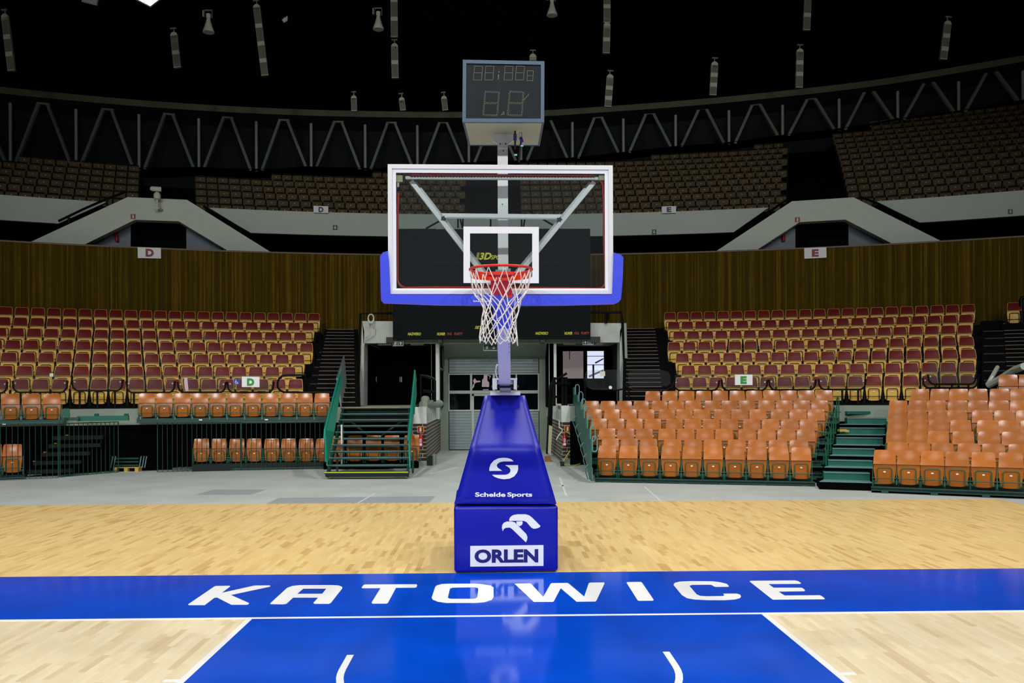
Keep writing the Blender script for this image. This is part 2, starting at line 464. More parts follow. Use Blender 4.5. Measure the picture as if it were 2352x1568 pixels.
# KATOWICE lettering
S = 4.276
def L2(p): return (650+p[0]/S, 1290+p[1]/S)
def L3(p): return (1150+p[0]/S, 1290+p[1]/S)
def L1(p): return (p[0]/3.36, 1290+p[1]/3.36)
def L4(p): return (1650+p[0]/3.3504, 1290+p[1]/3.3504)
letters = [
 (L1, [[(1455,333),(1580,333),(1655,276),(1675,274),(1785,330),(1908,330),(1922,323),(1920,316),(1782,255),(2085,190),(2086,183),(2078,181),(1965,182),(1712,238),(1778,188),(1772,184),(1668,185),(1655,189),(1453,326)]]),
 (L2, [[(-127,408),(-118,414),(5,416),(35,410),(100,350),(345,350),(298,402),(308,411),(450,411),(470,402),(583,258),(580,243),(545,231),(480,227),(160,228),(90,236),(40,255)],[(140,313),(200,262),(425,262),(385,312)]]),
 (L2, [[(772,250),(780,258),(958,257),(870,398),(878,409),(1015,409),(1030,402),(1110,254),(1300,252),(1312,246),(1318,228),(1310,219),(805,221),(790,228)]]),
 (L2, [[(1495,245),(1510,230),(1560,217),(1620,214),(1880,213),(1960,218),(2040,232),(2068,250),(2068,345),(2050,372),(1980,395),(1900,402),(1600,402),(1520,390),(1470,370),(1460,350)],[(1640,262),(1665,252),(1880,248),(1915,256),(1918,275),(1908,345),(1895,357),(1870,362),(1650,362),(1622,355),(1620,345)]]),
 (L3, [[(135,213),(285,210),(300,216),(418,343),(490,215),(500,208),(655,206),(670,213),(820,340),(865,210),(875,203),(1015,201),(1020,210),(940,380),(930,388),(745,390),(590,258),(522,385),(510,392),(325,392)]]),
 (L3, [[(1236,203),(1245,198),(1375,196),(1388,203),(1503,372),(1495,380),(1355,381),(1343,373)]]),
 (L3, [[(1697,225),(1710,205),(1760,193),(1880,188),(2080,190),(2150,198),(2220,215),(2243,238),(2235,244),(2110,245),(2090,238),(2075,227),(2050,223),(1880,225),(1853,235),(1925,318),(1960,333),(2020,337),(2180,335),(2198,328),(2185,315),(2195,311),(2320,311),(2350,320),(2361,338),(2350,355),(2300,368),(2200,375),(2040,375),(1900,368),(1830,355),(1780,325)]]),
 (L4, [[(240,150),(250,145),(590,142),(615,148),(636,162),(632,168),(385,170),(425,198),(640,198),(655,206),(668,220),(660,225),(462,228),(510,258),(780,256),(795,262),(820,282),(815,287),(420,290),(405,280)]]),
]
for fn, loops in letters:
    MB().prism([[court(*fn(p), e*1.5) for p in l] for l in loops], (0,0,-.0015)).build('letter', M_line, court_o)

# floor marks on the concrete
def fpoly(pts, name, m, z=-.029): 
    return MB().prism([[Fl(x, y, z) for x, y in pts]], (0,0,-.001))
mk = empty('floor_marking', (0,0,0), 0, 'worn white and darker painted marks on the grey concrete behind the court', 'floor marking')
mk['kind'] = 'stuff'
fpoly([(490,1124),(612,1124),(575,1136),(448,1136)], 'p', None).build('dark_patch', M_concpatch, mk)
fpoly([(640,1143),(1000,1139),(985,1155),(610,1157)], 'p', None).build('dark_patch', M_concpatch, mk)
mb = MB()
for q in ([(1478,1117),(1482,1117),(1520,1150),(1515,1150)], [(1284,1096),(1288,1096),(1303,1138),(1298,1138)], [(860,1132),(863,1132),(822,1156),(818,1156)],[(985,1087),(1050,1072),(1050,1074),(988,1089)],[(1282,1115),(1300,1113),(1300,1115),(1283,1117)]):
    mb.prism([[Fl(x, y, -.0285) for x, y in q]], (0,0,-.001))
mb.build('painted_line', M_concline, mk)

# ================================================================== BASKETBALL HOOP
XB = -.083
hoop = empty('basketball_hoop', (XB, 10.3, 0), 0, 'portable basketball hoop with glass backboard on blue padded base', 'basketball hoop')
def ph(mb, name, m, smooth=False, parent=None):
    o = mb.build(name, m, None, smooth)
    par = parent or hoop
    o.parent = par
    bpy.context.view_layer.update()
    return o
def adopt(o, par, root):          # parts are built in world space; shift them into their root's frame
    o.parent = par; o.matrix_parent_inverse = Matrix.Identity(4)
    off = Vector(root.location)
    for v in o.data.vertices: v.co = v.co - off
    return o
def hp(mb, name, m, smooth=False, par=None):
    o = mb.build(name, m, None, smooth)
    return adopt(o, par or hoop, hoop)
YB = 10.28
def bev(mb, loop, off, r):    # helper: rounded slab = prism with slightly larger middle
    mb.prism([loop], off)
# base pad (a rounded box)
b0 = Fl(1043,1317.3); b1 = Fl(1282.5,1314)
bx0, bx1 = b0.x, b1.x; by0, by1 = b0.y, b1.y
Zb = P(1161,1160,YB).z
dirn = (b1-b0).normalized(); nrm = Vector((-dirn.y, dirn.x, 0))
wb = (b1-b0).length
def padbox(o0, du, dw, dh, lu, lw, lh, r=.035, n=4):
    """box with rounded vertical+horizontal edges"""
    mb = MB(); prof = []
    for i in range(n+1):
        t = PI/2*i/n; prof.append((r*(1-math.sin(t)), r*(1-math.cos(t))))   # inset, height
    levels = [(a, h) for a, h in prof] + [(a, lh-h) for a, h in prof[::-1]]
    rings = []
    for ins, h in levels:
        loop = []
        for cx_, cy_, st in ((lu-r, r, -PI/2), (lu-r, lw-r, 0), (r, lw-r, PI/2), (r, r, PI)):
            for i in range(n+1):
                t = st + PI/2*i/n; rr = max(r-ins, .001)
                loop.append(Vector(o0) + du*(cx_+rr*math.cos(t)) + dw*(cy_+rr*math.sin(t)) + dh*h)
        rings.append(loop)
    k = len(rings[0])
    base = 0
    for lp in rings: mb.v += [tuple(p) for p in lp]
    for j in range(len(rings)-1):
        for i in range(k):
            mb.f.append((j*k+i, j*k+(i+1) % k, (j+1)*k+(i+1) % k, (j+1)*k+i)); mb.m.append(0)
    mb.f.append(tuple(range(k))[::-1]); mb.m.append(0); mb.f.append(tuple((len(rings)-1)*k+i for i in range(k))); mb.m.append(0)
    return mb
UZ = Vector((0,0,1))
mb = padbox(Vector((bx0,by0,.012)), dirn, nrm, UZ, wb, 1.9, Zb-.02)
base_pad = hp(mb, 'base_pad', M_bluepad, True)
# seam and logo panel on base pad
def onpad(x, y, off=.003):
    p = Ln(x, y, (bx0, by0), math.atan2(dirn.y, dirn.x)); return p - nrm*off
A = lambda p: (1020+p[0]/3.0143, 820+p[1]/3.0143)
mb = MB().prism([[onpad(*A(p), .004) for p in ((181,1306),(688,1300),(688,1444),(181,1449))]], nrm*.004); hp(mb, 'logo_panel', M_whitep, par=base_pad)
mp = quadmap(onpad(*A((211,1424)), .007), onpad(*A((652,1420)), .007), onpad(*A((211,1330)), .007))
mb = text_mb('ORLEN', mp, nrm*.002, bold=.045); hp(mb, 'lettering', M_navy, par=base_pad)
mb = MB()
for l in ([(450,1125),(455,1112),(463,1102),(480,1092),(510,1087),(565,1087),(590,1095),(612,1112),(667,1168),(660,1178),(640,1185),(620,1187),(605,1180),(570,1140),(550,1132),(480,1132),(452,1134)],
          [(500,1137),(542,1135),(544,1148),(538,1161),(523,1169),(510,1164),(502,1152)],
          [(400,1180),(403,1160),(415,1145),(435,1137),(470,1137),(490,1143),(505,1158),(570,1225),(577,1245),(574,1265),(566,1281),(470,1188),(455,1179),(430,1180),(415,1187),(406,1204)]):
    mb.prism([[onpad(*A(p), .004) for p in l]], nrm*.004)
hp(mb, 'bird_emblem', M_whitep, par=base_pad)
# tapering post pad
zt = P(1160,908,9.6).z; Yt = 9.62
pt = [P(1043,1157,YB), P(1278.5,1157,YB), P(1206,908,Yt), P(1113,908,Yt)]
mid = [pt[0]*.47+pt[3]*.53, pt[1]*.47+pt[2]*.53]
mid[0].x += .0; mid[0].y += .02; mid[1].y += .02
back = Vector((0, .6, 0)); tb = Vector((0, .25, 0))
mb = MB()
def quadslab(a, b, c, d, e1, f1, g1, h1): mb.hexa([a, b, f1, e1, d, c, g1, h1])
prof = []
NN = 10
def rowpt(t, s):           # t up, s across 0..1 ; slightly domed vinyl
    l = pt[0].lerp(pt[3], t); r = pt[1].lerp(pt[2], t)
    yk = YB + (.02*t/.53 if t < .53 else .02 + .42*(t-.53)/.47)
    xl_, zl_ = l.x, l.z
    kx = yk/ (YB + (Yt-YB)*t)
    l = Vector((l.x*kx, yk, H + (l.z-H)*kx)); r = Vector((r.x*kx, yk, H + (r.z-H)*kx))
    p = l.lerp(r, s); edge = min(s, 1-s); dome = .035*min(1, edge/.07)**.5 if edge > 0 else 0
    te = min(t, 1-t); dome *= min(1, (te/.03))**.5 if te > 0 else 0
    return p + Vector((0, -dome, 0))
mb.grid(lambda s, t: rowpt(t, s), 24, 24, None)
for s in (0, 1):
    mb.grid((lambda a, b, s=s: rowpt(b, s) + Vector((0, (.75-.35*b)*a, 0))), 4, 24)
mb.grid(lambda s, t: rowpt(1, s) + Vector((0, .4*t, 0)), 24, 3)
mb.grid(lambda s, t: rowpt(0, s) + Vector((0, .75*t, 0)), 24, 3)
post_pad = hp(mb, 'post_pad', M_bluepad, True)
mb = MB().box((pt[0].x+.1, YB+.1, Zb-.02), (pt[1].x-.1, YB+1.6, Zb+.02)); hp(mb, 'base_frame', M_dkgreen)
def onpost(x, y, off=.006):
    # plane through pt[0], pt[1], pt[3]
    n = Vector((0, -1, .02)).normalized()
    u, v = uv(x, y); d = Vector((u, 1, -v)); o_ = Vector((0,0,H))
    t = (pt[0] + n*.038 - o_).dot(n)/d.dot(n)
    return o_ + d*t + n*off
mb = MB()
for l in ([(313,787),(314,765),(323,740),(345,715),(375,700),(410,696),(440,698),(465,706),(482,721),(410,721),(385,727),(368,740),(365,752),(372,765),(402,786)],
          [(512,747),(513,775),(505,800),(485,825),(455,840),(415,845),(375,838),(350,828),(332,814),(425,814),(445,808),(458,795),(460,780),(452,765),(422,747)]):
    mb.prism([[onpost(*A(p)) for p in l]], (0,.004,0))
hp(mb, 's_emblem', M_whitep, par=post_pad)
mb = text_mb('Schelde', quadmap(onpost(*A((215,966))), onpost(*A((425,966))), onpost(*A((215,935)))), (0,.003,0), bold=.03)
text_mb('Sports', quadmap(onpost(*A((438,974))), onpost(*A((610,974))), onpost(*A((438,935)))), (0,.003,0), bold=.03, mb=mb)
hp(mb, 'lettering', M_whitep, par=post_pad)
# pivot bracket on top
def PB(x, y, Y): return P(x, y, Y)
def pbox(mb, x0, y0, x1, y1, Y0, Y1, m=0):
    a = P(x0, y1, Y0); b = P(x1, y0, Y0); mb.box((a.x, Y0, a.z), (b.x, Y1, b.z), m); return mb
mb = MB(); pbox(mb, 1126,901,1195,907.5,10.5,10.95); pbox(mb,1126,898.5,1142,901,10.5,10.95); pbox(mb,1184,898.5,1195,901,10.5,10.95); pbox(mb, 1148,888,1173,901,10.55,10.8)
pbox(mb, 1147,883,1171,888,10.5,10.8)
pbox(mb, 1131,868,1188,872,10.2,10.6); pbox(mb, 1131,872,1141,894,10.2,10.6); pbox(mb, 1180,872,1187,894,10.2,10.6); pbox(mb,1142,872,1178,882,10.3,10.55)
hp(mb, 'pivot_bracket', M_white)
mb = MB(); a = P(1128,888,10.4); b = P(1192,888,10.4); mb.tube([a, b], .016, 10); hp(mb, 'pivot_pin', M_black)
# main arm
mb = MB()
def boxq(p0, p1, w, h, m=0): mb.beam(p0, p1, w, h, m)
pa = P(1159.5,872,10.3); pb = P(1155,700,7.7)
mb.hexa([pa+Vector((-.068,-.05,-.05)),pa+Vector((.068,-.05,-.05)),pa+Vector((.068,.05,.10)),pa+Vector((-.068,.05,.10)),pb+Vector((-.06,-.03,-.07)),pb+Vector((.06,-.03,-.07)),pb+Vector((.06,.03,.08)),pb+Vector((-.06,.03,.08))]); arm = hp(mb, 'arm', M_white)
mb = MB()
q0 = pa.lerp(pb, .86); q1 = pa.lerp(pb, 1.02); mb.beam(q0, q1, .165, .20); hp(mb, 'arm_padding', M_bluepad2, par=arm)
mb = MB()
for px_, py_ in ((1169,790),(1169.4,797),(1169.5,809),(1156,763),(1156,771)):
    p = P(px_, py_, 8.3); mb.lathe([(.004,-.02),(.004,.02)], p, (0,1,0), 8)
hp(mb, 'bolt', M_black, par=arm)
mb = MB(); mb.tube([P(1142.5,837,9.0), P(1140,842,9.02), P(1138.5,852,9.1), P(1140,862,9.15), P(1142,867,9.2)], .008, 8); hp(mb, 'cable', M_white)
# vertical mast behind the glass
YM = 7.28
mb = MB(); a = P(1144.2,700,YM); b = P(1166.2,318,YM); mb.box((a.x,YM,a.z),(b.x,YM+.08,b.z)); mast = hp(mb, 'mast', M_white)
mb = MB(); c0 = [P(x, y, YM-.02) for x, y in ((1132,305),(1179,306),(1179,323),(1174,326),(1167,331),(1166,340),(1145,340),(1144,331),(1138,326),(1132,323))]
mb.prism([c0], (0,.02,0)); mb.prism([[P(x, y, YM-.045) for x, y in ((1155,309),(1157,309),(1157,323),(1155,323))]], (0,.03,0)); hp(mb, 'mast_head', M_white, par=mast)
mb = MB()
for x, y in ((1149,330),(1161.5,330),(1156,346),(1154.2,468.5)):
    mb.lathe([(.005,0),(.005,.012)], P(x, y, YM-.03), (0,1,0), 8)
hp(mb, 'bolt', M_black, par=mast)
# backboard
YBD = 7.003; TB = .037
bc = P(1150.8,527,YBD); dB = Vector((math.cos(TB), math.sin(TB), 0)); nB = Vector((-math.sin(TB), math.cos(TB), 0))
def Bp(x, y, off=0.0):
    p = Ln(x, y, (bc.x, bc.y), TB); return p + nB*off
def bd(a, z, off=0.0): return Vector((bc.x, bc.y, 0)) + dB*a + nB*off + UZ*z
zb0 = P(1150,675.2,YBD).z; zb1 = P(1150,378.8,YBD).z; hw = .9
bb = empty('backboard', (0,0,0)); bb.parent = hoop; bb.location = (0,0,0)
def bp(mb, name, m, smooth=False): return adopt(mb.build(name, m, None, smooth), bb, hoop)
def frame_loops(i0, i1, off):
    return [[bd(-hw+i0, zb0+i0, off), bd(hw-i0, zb0+i0, off), bd(hw-i0, zb1-i0, off), bd(-hw+i0, zb1-i0, off)],
            [bd(-hw+i1, zb0+i1, off), bd(hw-i1, zb0+i1, off), bd(hw-i1, zb1-i1, off), bd(-hw+i1, zb1-i1, off)]]
fl_f = frame_loops(0, .034, -.008); fl_f[1][0].z = fl_f[1][1].z = zb0 + .030
mb = MB(); mb.prism(fl_f, nB*.055); bp(mb, 'frame', M_white)
fl_b = frame_loops(.034, .064, .004)
fl_b[1][0].z = fl_b[1][1].z = zb0 + .046; fl_b[0][0].z = fl_b[0][1].z = zb0 + .030
mb = MB(); mb.prism(fl_b, nB*.008); bp(mb, 'border_line', M_whitep)
mb = MB(); mb.prism([frame_loops(.03, .04, .012)[0]], nB*.012); bp(mb, 'glass', M_glass)
# inner rectangle
ix0, ix1 = -.2955, .2955; s_o = [(1064.5,519.8),(1237.8,520.6),(1237.8,650),(1064.5,649.4)]; s_i = [(1079.5,535.4),(1222.5,535.6),(1222.5,635.5),(1079.5,635)]
mb = MB(); mb.prism([[Bp(*p, .005) for p in s_o], [Bp(*p, .005) for p in s_i]], nB*.004); bp(mb, 'target_square', M_whitep)
# red light strip
rc = [(913.5,440),(912,500),(912,640),(914,648),(920,655),(930,659),(1000,658),(1150,659),(1300,660),(1376,661.5),(1386,659),(1391.5,650),(1391,600),(1389,560),(1388.5,450),(1386,418),(1380,411)]
mb = MB(); mb.tube([Bp(x, y, .045) for x, y in rc], .0085, 8); bp(mb, 'red_light_strip', M_red_tube, True)
mb = MB(); mb.tube([Bp(x, y, .03) for x, y in ((940,399),(1150,399.5),(1365,400.5))], .007, 8); bp(mb, 'red_light_strip', M_red_tube, True)
mb = MB(); mb.tube([Bp(913.5, 407, .045), Bp(913, 426, .045)], .009, 8); bp(mb, 'strip_connector', M_offwhite, True)
mb = MB(); mb.tube([Bp(x, y, .04) for x, y in ((912,403),(916,401),(922,403),(930,409),(936,416),(941,421))], .005, 6); mb.tube([Bp(x, y, .05) for x, y in ((914,407),(920,403),(927,405),(933,412),(941,420))], .004, 6); bp(mb, 'cable', M_black, True)
# perforated bar + braces + cross bar
mb = MB(); mb.beam(Bp(930,403.5,.06), Bp(1382,405,.06), .03, .028)
bp(mb, 'perforated_bar', M_silver)
mb = MB()
for i in range(62):
    p = Bp(945+i*6.9, 403.3+i*.022, .043); mb.box((p.x-.004,p.y-.002,p.z-.003),(p.x+.004,p.y+.002,p.z+.003))
bp(mb, 'bar_hole', M_black)
mb = MB(); mb.beam(Bp(942,408,.13), Bp(1128,648,.13), .05, .035); bp(mb, 'brace', M_white)
mb = MB(); mb.beam(Bp(1369,410,.13), Bp(1172,650,.13), .05, .035); bp(mb, 'brace', M_white)
mb = MB(); mb.beam(Bp(946,409,.16), Bp(1126,640,.16), .022, .055); bp(mb, 'brace_flange', M_silver)
mb = MB(); mb.beam(Bp(1365,411,.16), Bp(1174,642,.16), .022, .055); bp(mb, 'brace_flange', M_silver)
mb = MB(); mb.beam(Bp(1002,484.5,.19), Bp(1301,487.5,.19), .04, .036); bp(mb, 'cross_bar', M_white)
mb = MB(); mb.beam(Bp(1025,490.3,.16), Bp(1290,493,.16), .012, .010); bp(mb, 'tie_rod', M_silver)
for x, y in ((1017,495.5),(1288,498)):
    c = Bp(x, y, .10); star = [c + dB*(.024*math.cos(t*PI/5)*(1 if t % 2 == 0 else .6)) + UZ*(.024*math.sin(t*PI/5)*(1 if t % 2 == 0 else .6)) for t in range(10)]
    bp(MB().prism([star], nB*.03), 'clamp_knob', M_black)
for x, y in ((916,408),(1384.5,404)):
    c = Bp(x, y, .03); mb = MB(); mb.obox(c, dB*.028, nB*.004, UZ*.026); bp(mb, 'corner_plate', M_beige)
mb = MB(); pbox(mb, 1138,619,1172,624,7.1,7.25); pbox(mb,1166,616,1173,627,7.15,7.2); bp(mb, 'mount_bolt', M_silver)
# bottom padding: U shaped foam
def ulp(off):
    out = [(874,590),(880,581),(891,577.5),(894,600),(897.5,676),(900,676.5),(1150,677.6),(1404,677),(1405.5,676),(1408,600),(1408.5,581),(1412,582),(1425,586),(1430.5,592),(1429,640),(1425,688),(1420,694),(1412,697),(1300,700),(1150,701),(1000,699.5),(880,695),(876,690),(875,660)]
    return [Bp(x, y, off) for x, y in out]
mb = MB(); lo = ulp(-.03)
mb.prism([ulp(-.03)], nB*.10)
pad_o = bp(mb, 'edge_padding', M_bluepad2)
bv = pad_o.modifiers.new('Bevel', 'BEVEL'); bv.width = .014; bv.segments = 3; bv.limit_method = 'ANGLE'; bv.angle_limit = math.radians(60)
mb = text_mb('Schelde Sports', quadmap(Bp(1087,695.3,-.036), Bp(1130,695.6,-.036), Bp(1087,690.5,-.036)), nB*.006, bold=.03); bp(mb, 'lettering', M_whitep)
# rim + net
YR = 6.615; rcn = P(1150.5,619.5,YR); rcn = Vector((rcn.x, YR, 3.04))
RR = .234
rim = empty('rim', (0,0,0)); rim.parent = hoop
def rp(mb, name, m, smooth=True): return adopt(mb.build(name, m, None, smooth), rim, hoop)
mb = MB(); mb.tube([rcn + Vector((RR*math.cos(t*PI/24), RR*math.sin(t*PI/24), 0)) for t in range(48)], .0098, 10, True); rp(mb, 'ring', M_orange_rim)
mb = MB()
ap = []
for i in range(13):
    t = PI*(.08+.84*i/12); ap.append((t, rcn + Vector((RR*.985*math.cos(t), RR*.985*math.sin(t), -.012))))
for i in range(12):
    a, b = ap[i][1], ap[i+1][1]; d1 = Vector((0,0,-.042))
    n1 = Vector((math.cos(ap[i][0]), math.sin(ap[i][0]), 0))*.008; n2 = Vector((math.cos(ap[i+1][0]), math.sin(ap[i+1][0]), 0))*.008
    mb.hexa([a+d1, b+d1, b+d1+n2, a+d1+n1, a, b, b+n2, a+n1])
rp(mb, 'ring_apron', M_orange_rim, False)
mb = MB(); zc = rcn.z
mb.prism([[Vector((rcn.x-.10, YR+.19, zc+.012)), Vector((rcn.x+.10, YR+.19, zc+.012)), Vector((rcn.x+.075, YBD-.005, zc+.012)), Vector((rcn.x-.075, YBD-.005, zc+.012))]], (0,0,-.025))
mb.prism([[Vector((rcn.x-.082, YR+.215, zc-.01)), Vector((rcn.x+.082, YR+.215, zc-.01)), Vector((rcn.x+.085, YR+.235, zc-.04)), Vector((rcn.x+.078, YBD-.03, zc-.155)), Vector((rcn.x-.078, YBD-.03, zc-.155)), Vector((rcn.x-.085, YR+.235, zc-.04))]], (0,.018,0))
mb.box((rcn.x-.085, YBD-.03, zc-.17),(rcn.x+.085, YBD-.006, zc+.01))
rp(mb, 'rim_bracket', M_orange_rim, False)
mb = MB(); mb.box((rcn.x-.09, YBD-.022, zc-.182),(rcn.x+.09, YBD-.006, zc-.168)); rp(mb, 'bracket_edge', M_beige, False)
for dz in (-.075,-.115):
    rp(MB().lathe([(.005,0),(.005,.02)], (rcn.x, YBD-.045, zc+dz), (0,1,0), 8), 'bolt', M_silver)
# net: 12 hooks, cords cross in diamonds
levels = [(0.0,.232),(-.155,.205),(-.235,.160),(-.305,.135),(-.370,.128),(-.43,.130),(-.50,.142)]
rnd = random.Random(4)
def knot(l, k):
    z, r = levels[l]; ang = 2*PI*(k + (.5 if l % 2 else 0))/12 + .13
    j = .010 if l > 0 else 0
    q = Vector((r*math.cos(ang), r*math.sin(ang), z))
    rs = random.Random(l*50+(k % 12)); q += Vector((rs.uniform(-j,j), rs.uniform(-j,j), rs.uniform(-j,j)))
    if l > 3: q.x -= .014*(l-3)*.5
    return rcn + q
mb = MB()
for k in range(12):
    for sgn in (0, 1):
        path = [knot(0, k) + Vector((0,0,-.008))]
        kk = k
        for l in range(1, len(levels)):
            # a cord that keeps leaning to one side
            if sgn == 0: kk = kk if l % 2 == 1 else kk+1
            else: kk = kk-1 if l % 2 == 1 else kk
            path.append(knot(l, kk))
        sm = []
        for i in range(len(path)-1):
            for t in (0, .33, .66):
                p0 = path[max(i-1,0)]; p1 = path[i]; p2 = path[i+1]; p3 = path[min(i+2,len(path)-1)]
                sm.append(.5*((2*p1) + (p2-p0)*t + (2*p0-5*p1+4*p2-p3)*t*t + (3*p1-p0-3*p2+p3)*t**3))
        sm.append(path[-1])
        mb.tube(sm, .0042, 6)
    a = knot(len(levels)-1, k); b = knot(len(levels)-1, k+1)
    mb.tube([a, a.lerp(b,.2)+Vector((0,0,-.026)), a.lerp(b,.5)+Vector((rnd.uniform(-.01,.01),0,-.04-rnd.uniform(0,.03))), a.lerp(b,.8)+Vector((0,0,-.026)), b], .0045, 6)
o = adopt(mb.build('net', M_netm, None, True), rim, hoop)
mb = MB()
for k in range(12):
    a = knot(0, k); mb.tube([a+Vector((0,0,.0)), a+Vector((0,0,-.018))], .004, 6)
rp(mb, 'net_hook', M_orange_rim)

# ------------------------------------------------------------------ shot clock
YC = 6.9; ybk = 7.62
sc_o = empty('shot_clock', (-.07, 7.3, 4.26), 0, 'dark boxy shot clock with unlit digits mounted above the backboard', 'shot clock')
def sp(mb, name, m, smooth=False, par=None): return adopt(mb.build(name, m, None, smooth), par or sc_o, sc_o)
f00, f10, f11, f01 = P(1062,280,YC), P(1250,280.5,YC), P(1250.5,140.5,YC), P(1063,137,YC)
fl = [f00, f10, f11, f01]
def fin(d, dy=0):
    cx_ = sum((p.x for p in fl))/4; cz_ = sum((p.z for p in fl))/4
    return [Vector((p.x - math.copysign(d, p.x-cx_), p.y+dy, p.z - math.copysign(d, p.z-cz_))) for p in fl]
mb = MB(); fr_ = fin(0); fi_ = fin(.028); mb.prism([fr_, fi_], (0,.03,0)); sp(mb, 'front_frame', M_clockframe)
mb = MB(); mb.prism([fin(.024, .012)], (0,.01,0)); face = sp(mb, 'front_panel', M_clockface)
mb = MB(); g = fin(.008, .03); bk = [Vector((p.x*1.0, ybk, p.z)) for p in fin(.02)]
mb.hexa([g[0], g[1], bk[1], bk[0], g[3], g[2], bk[2], bk[3]]); sp(mb, 'housing', M_beige)
mb = MB(); 
for s in (0,1):
    p = bk[s]; q = g[s]; mb.tube([q+Vector((0,0,.004)), p+Vector((0,0,.004))], .010, 8)
mb.tube([bk[0]+Vector((0,-.005,.004)), bk[1]+Vector((0,-.005,.004))], .010, 8)
sp(mb, 'housing_edge', M_clockframe, True)
Q = lambda p: (1030+p[0]/5.2269, 100+p[1]/5.2269)
def dots(mb, pts, step, r, dbl=0):
    for a, b in zip(pts[:-1], pts[1:]):
        n_ = max(1, int(math.hypot(b[0]-a[0], b[1]-a[1])/step))
        for i in range(n_):
            t = i/n_; x = a[0]+(b[0]-a[0])*t; y = a[1]+(b[1]-a[1])*t
            if dbl:
                nx, ny = -(b[1]-a[1]), (b[0]-a[0]); L_ = math.hypot(nx, ny); sgn = 1 if i % 2 else -1
                x += nx/L_*dbl*sgn; y += ny/L_*dbl*sgn
            p = P(*Q((x, y)), YC+.008); mb.box((p.x-r,p.y,p.z-r),(p.x+r,p.y+.006,p.z+r))
for x0 in (300, 436, 667, 803):
    mb = MB(); s = 14
    dots(mb, [(x0+s,270),(x0+s+96,274),(x0+98,436),(x0,436),(x0+s,270)], 7, .0014); dots(mb, [(x0+7,352),(x0+106,354)], 7, .0014); sp(mb, 'digit', M_led, par=face)
mb = MB(); dots(mb, [(948,325),(1018,328),(1012,448),(942,446),(948,325)], 7, .0014); dots(mb, [(945,385),(1014,388)], 7, .0013); sp(mb, 'digit', M_led, par=face)
mb = MB(); dots(mb, [(608,335),(606,350)], 7, .0025); dots(mb, [(602,375),(598,436)], 9, .0025); sp(mb, 'digit', M_led, par=face)
for x0 in (418, 712):
    mb = MB(); s = 24
    dots(mb, [(x0+s,578),(x0+s+165,582),(x0+168,862),(x0,858),(x0+s,578)], 10, .0020, 6); dots(mb, [(x0+20,712),(x0+170,716)], 10, .0020, 6); sp(mb, 'digit', M_led, par=face)
mb = MB(); dots(mb, [(640,858),(660,820),(672,860)], 9, .0024, 3); dots(mb, [(905,675),(975,600)], 14, .0024, 3); sp(mb, 'digit', M_led, par=face)
for pth, nm, m in (([P(1183,300,7.1), P(1183,318,7.12), P(1183,342,7.2)], 'cable', M_black), ([P(1196,308,7.1), P(1197,322,7.12), P(1195,340,7.2), P(1192,372,7.3)], 'cable', M_black)):
    sp(MB().tube(pth, .008, 8), nm, m, True)
sp(MB().tube([P(1183,308,7.09), P(1183,322,7.11)], .014, 8), 'plug', M_bluetape, True)
sp(MB().tube([P(1196,316,7.09), P(1199,326,7.11)], .014, 8), 'plug', M_bluetape, True)
sp(MB().tube([P(1195,304,7.09), P(1196,316,7.11)], .012, 8), 'plug', M_silver, True)
mb = MB(); pbox(mb,1196,333,1202,336,7.1,7.11); pbox(mb,1181,353.5,1188,357,7.19,7.2); sp(mb, 'cable_tag', M_cyan)
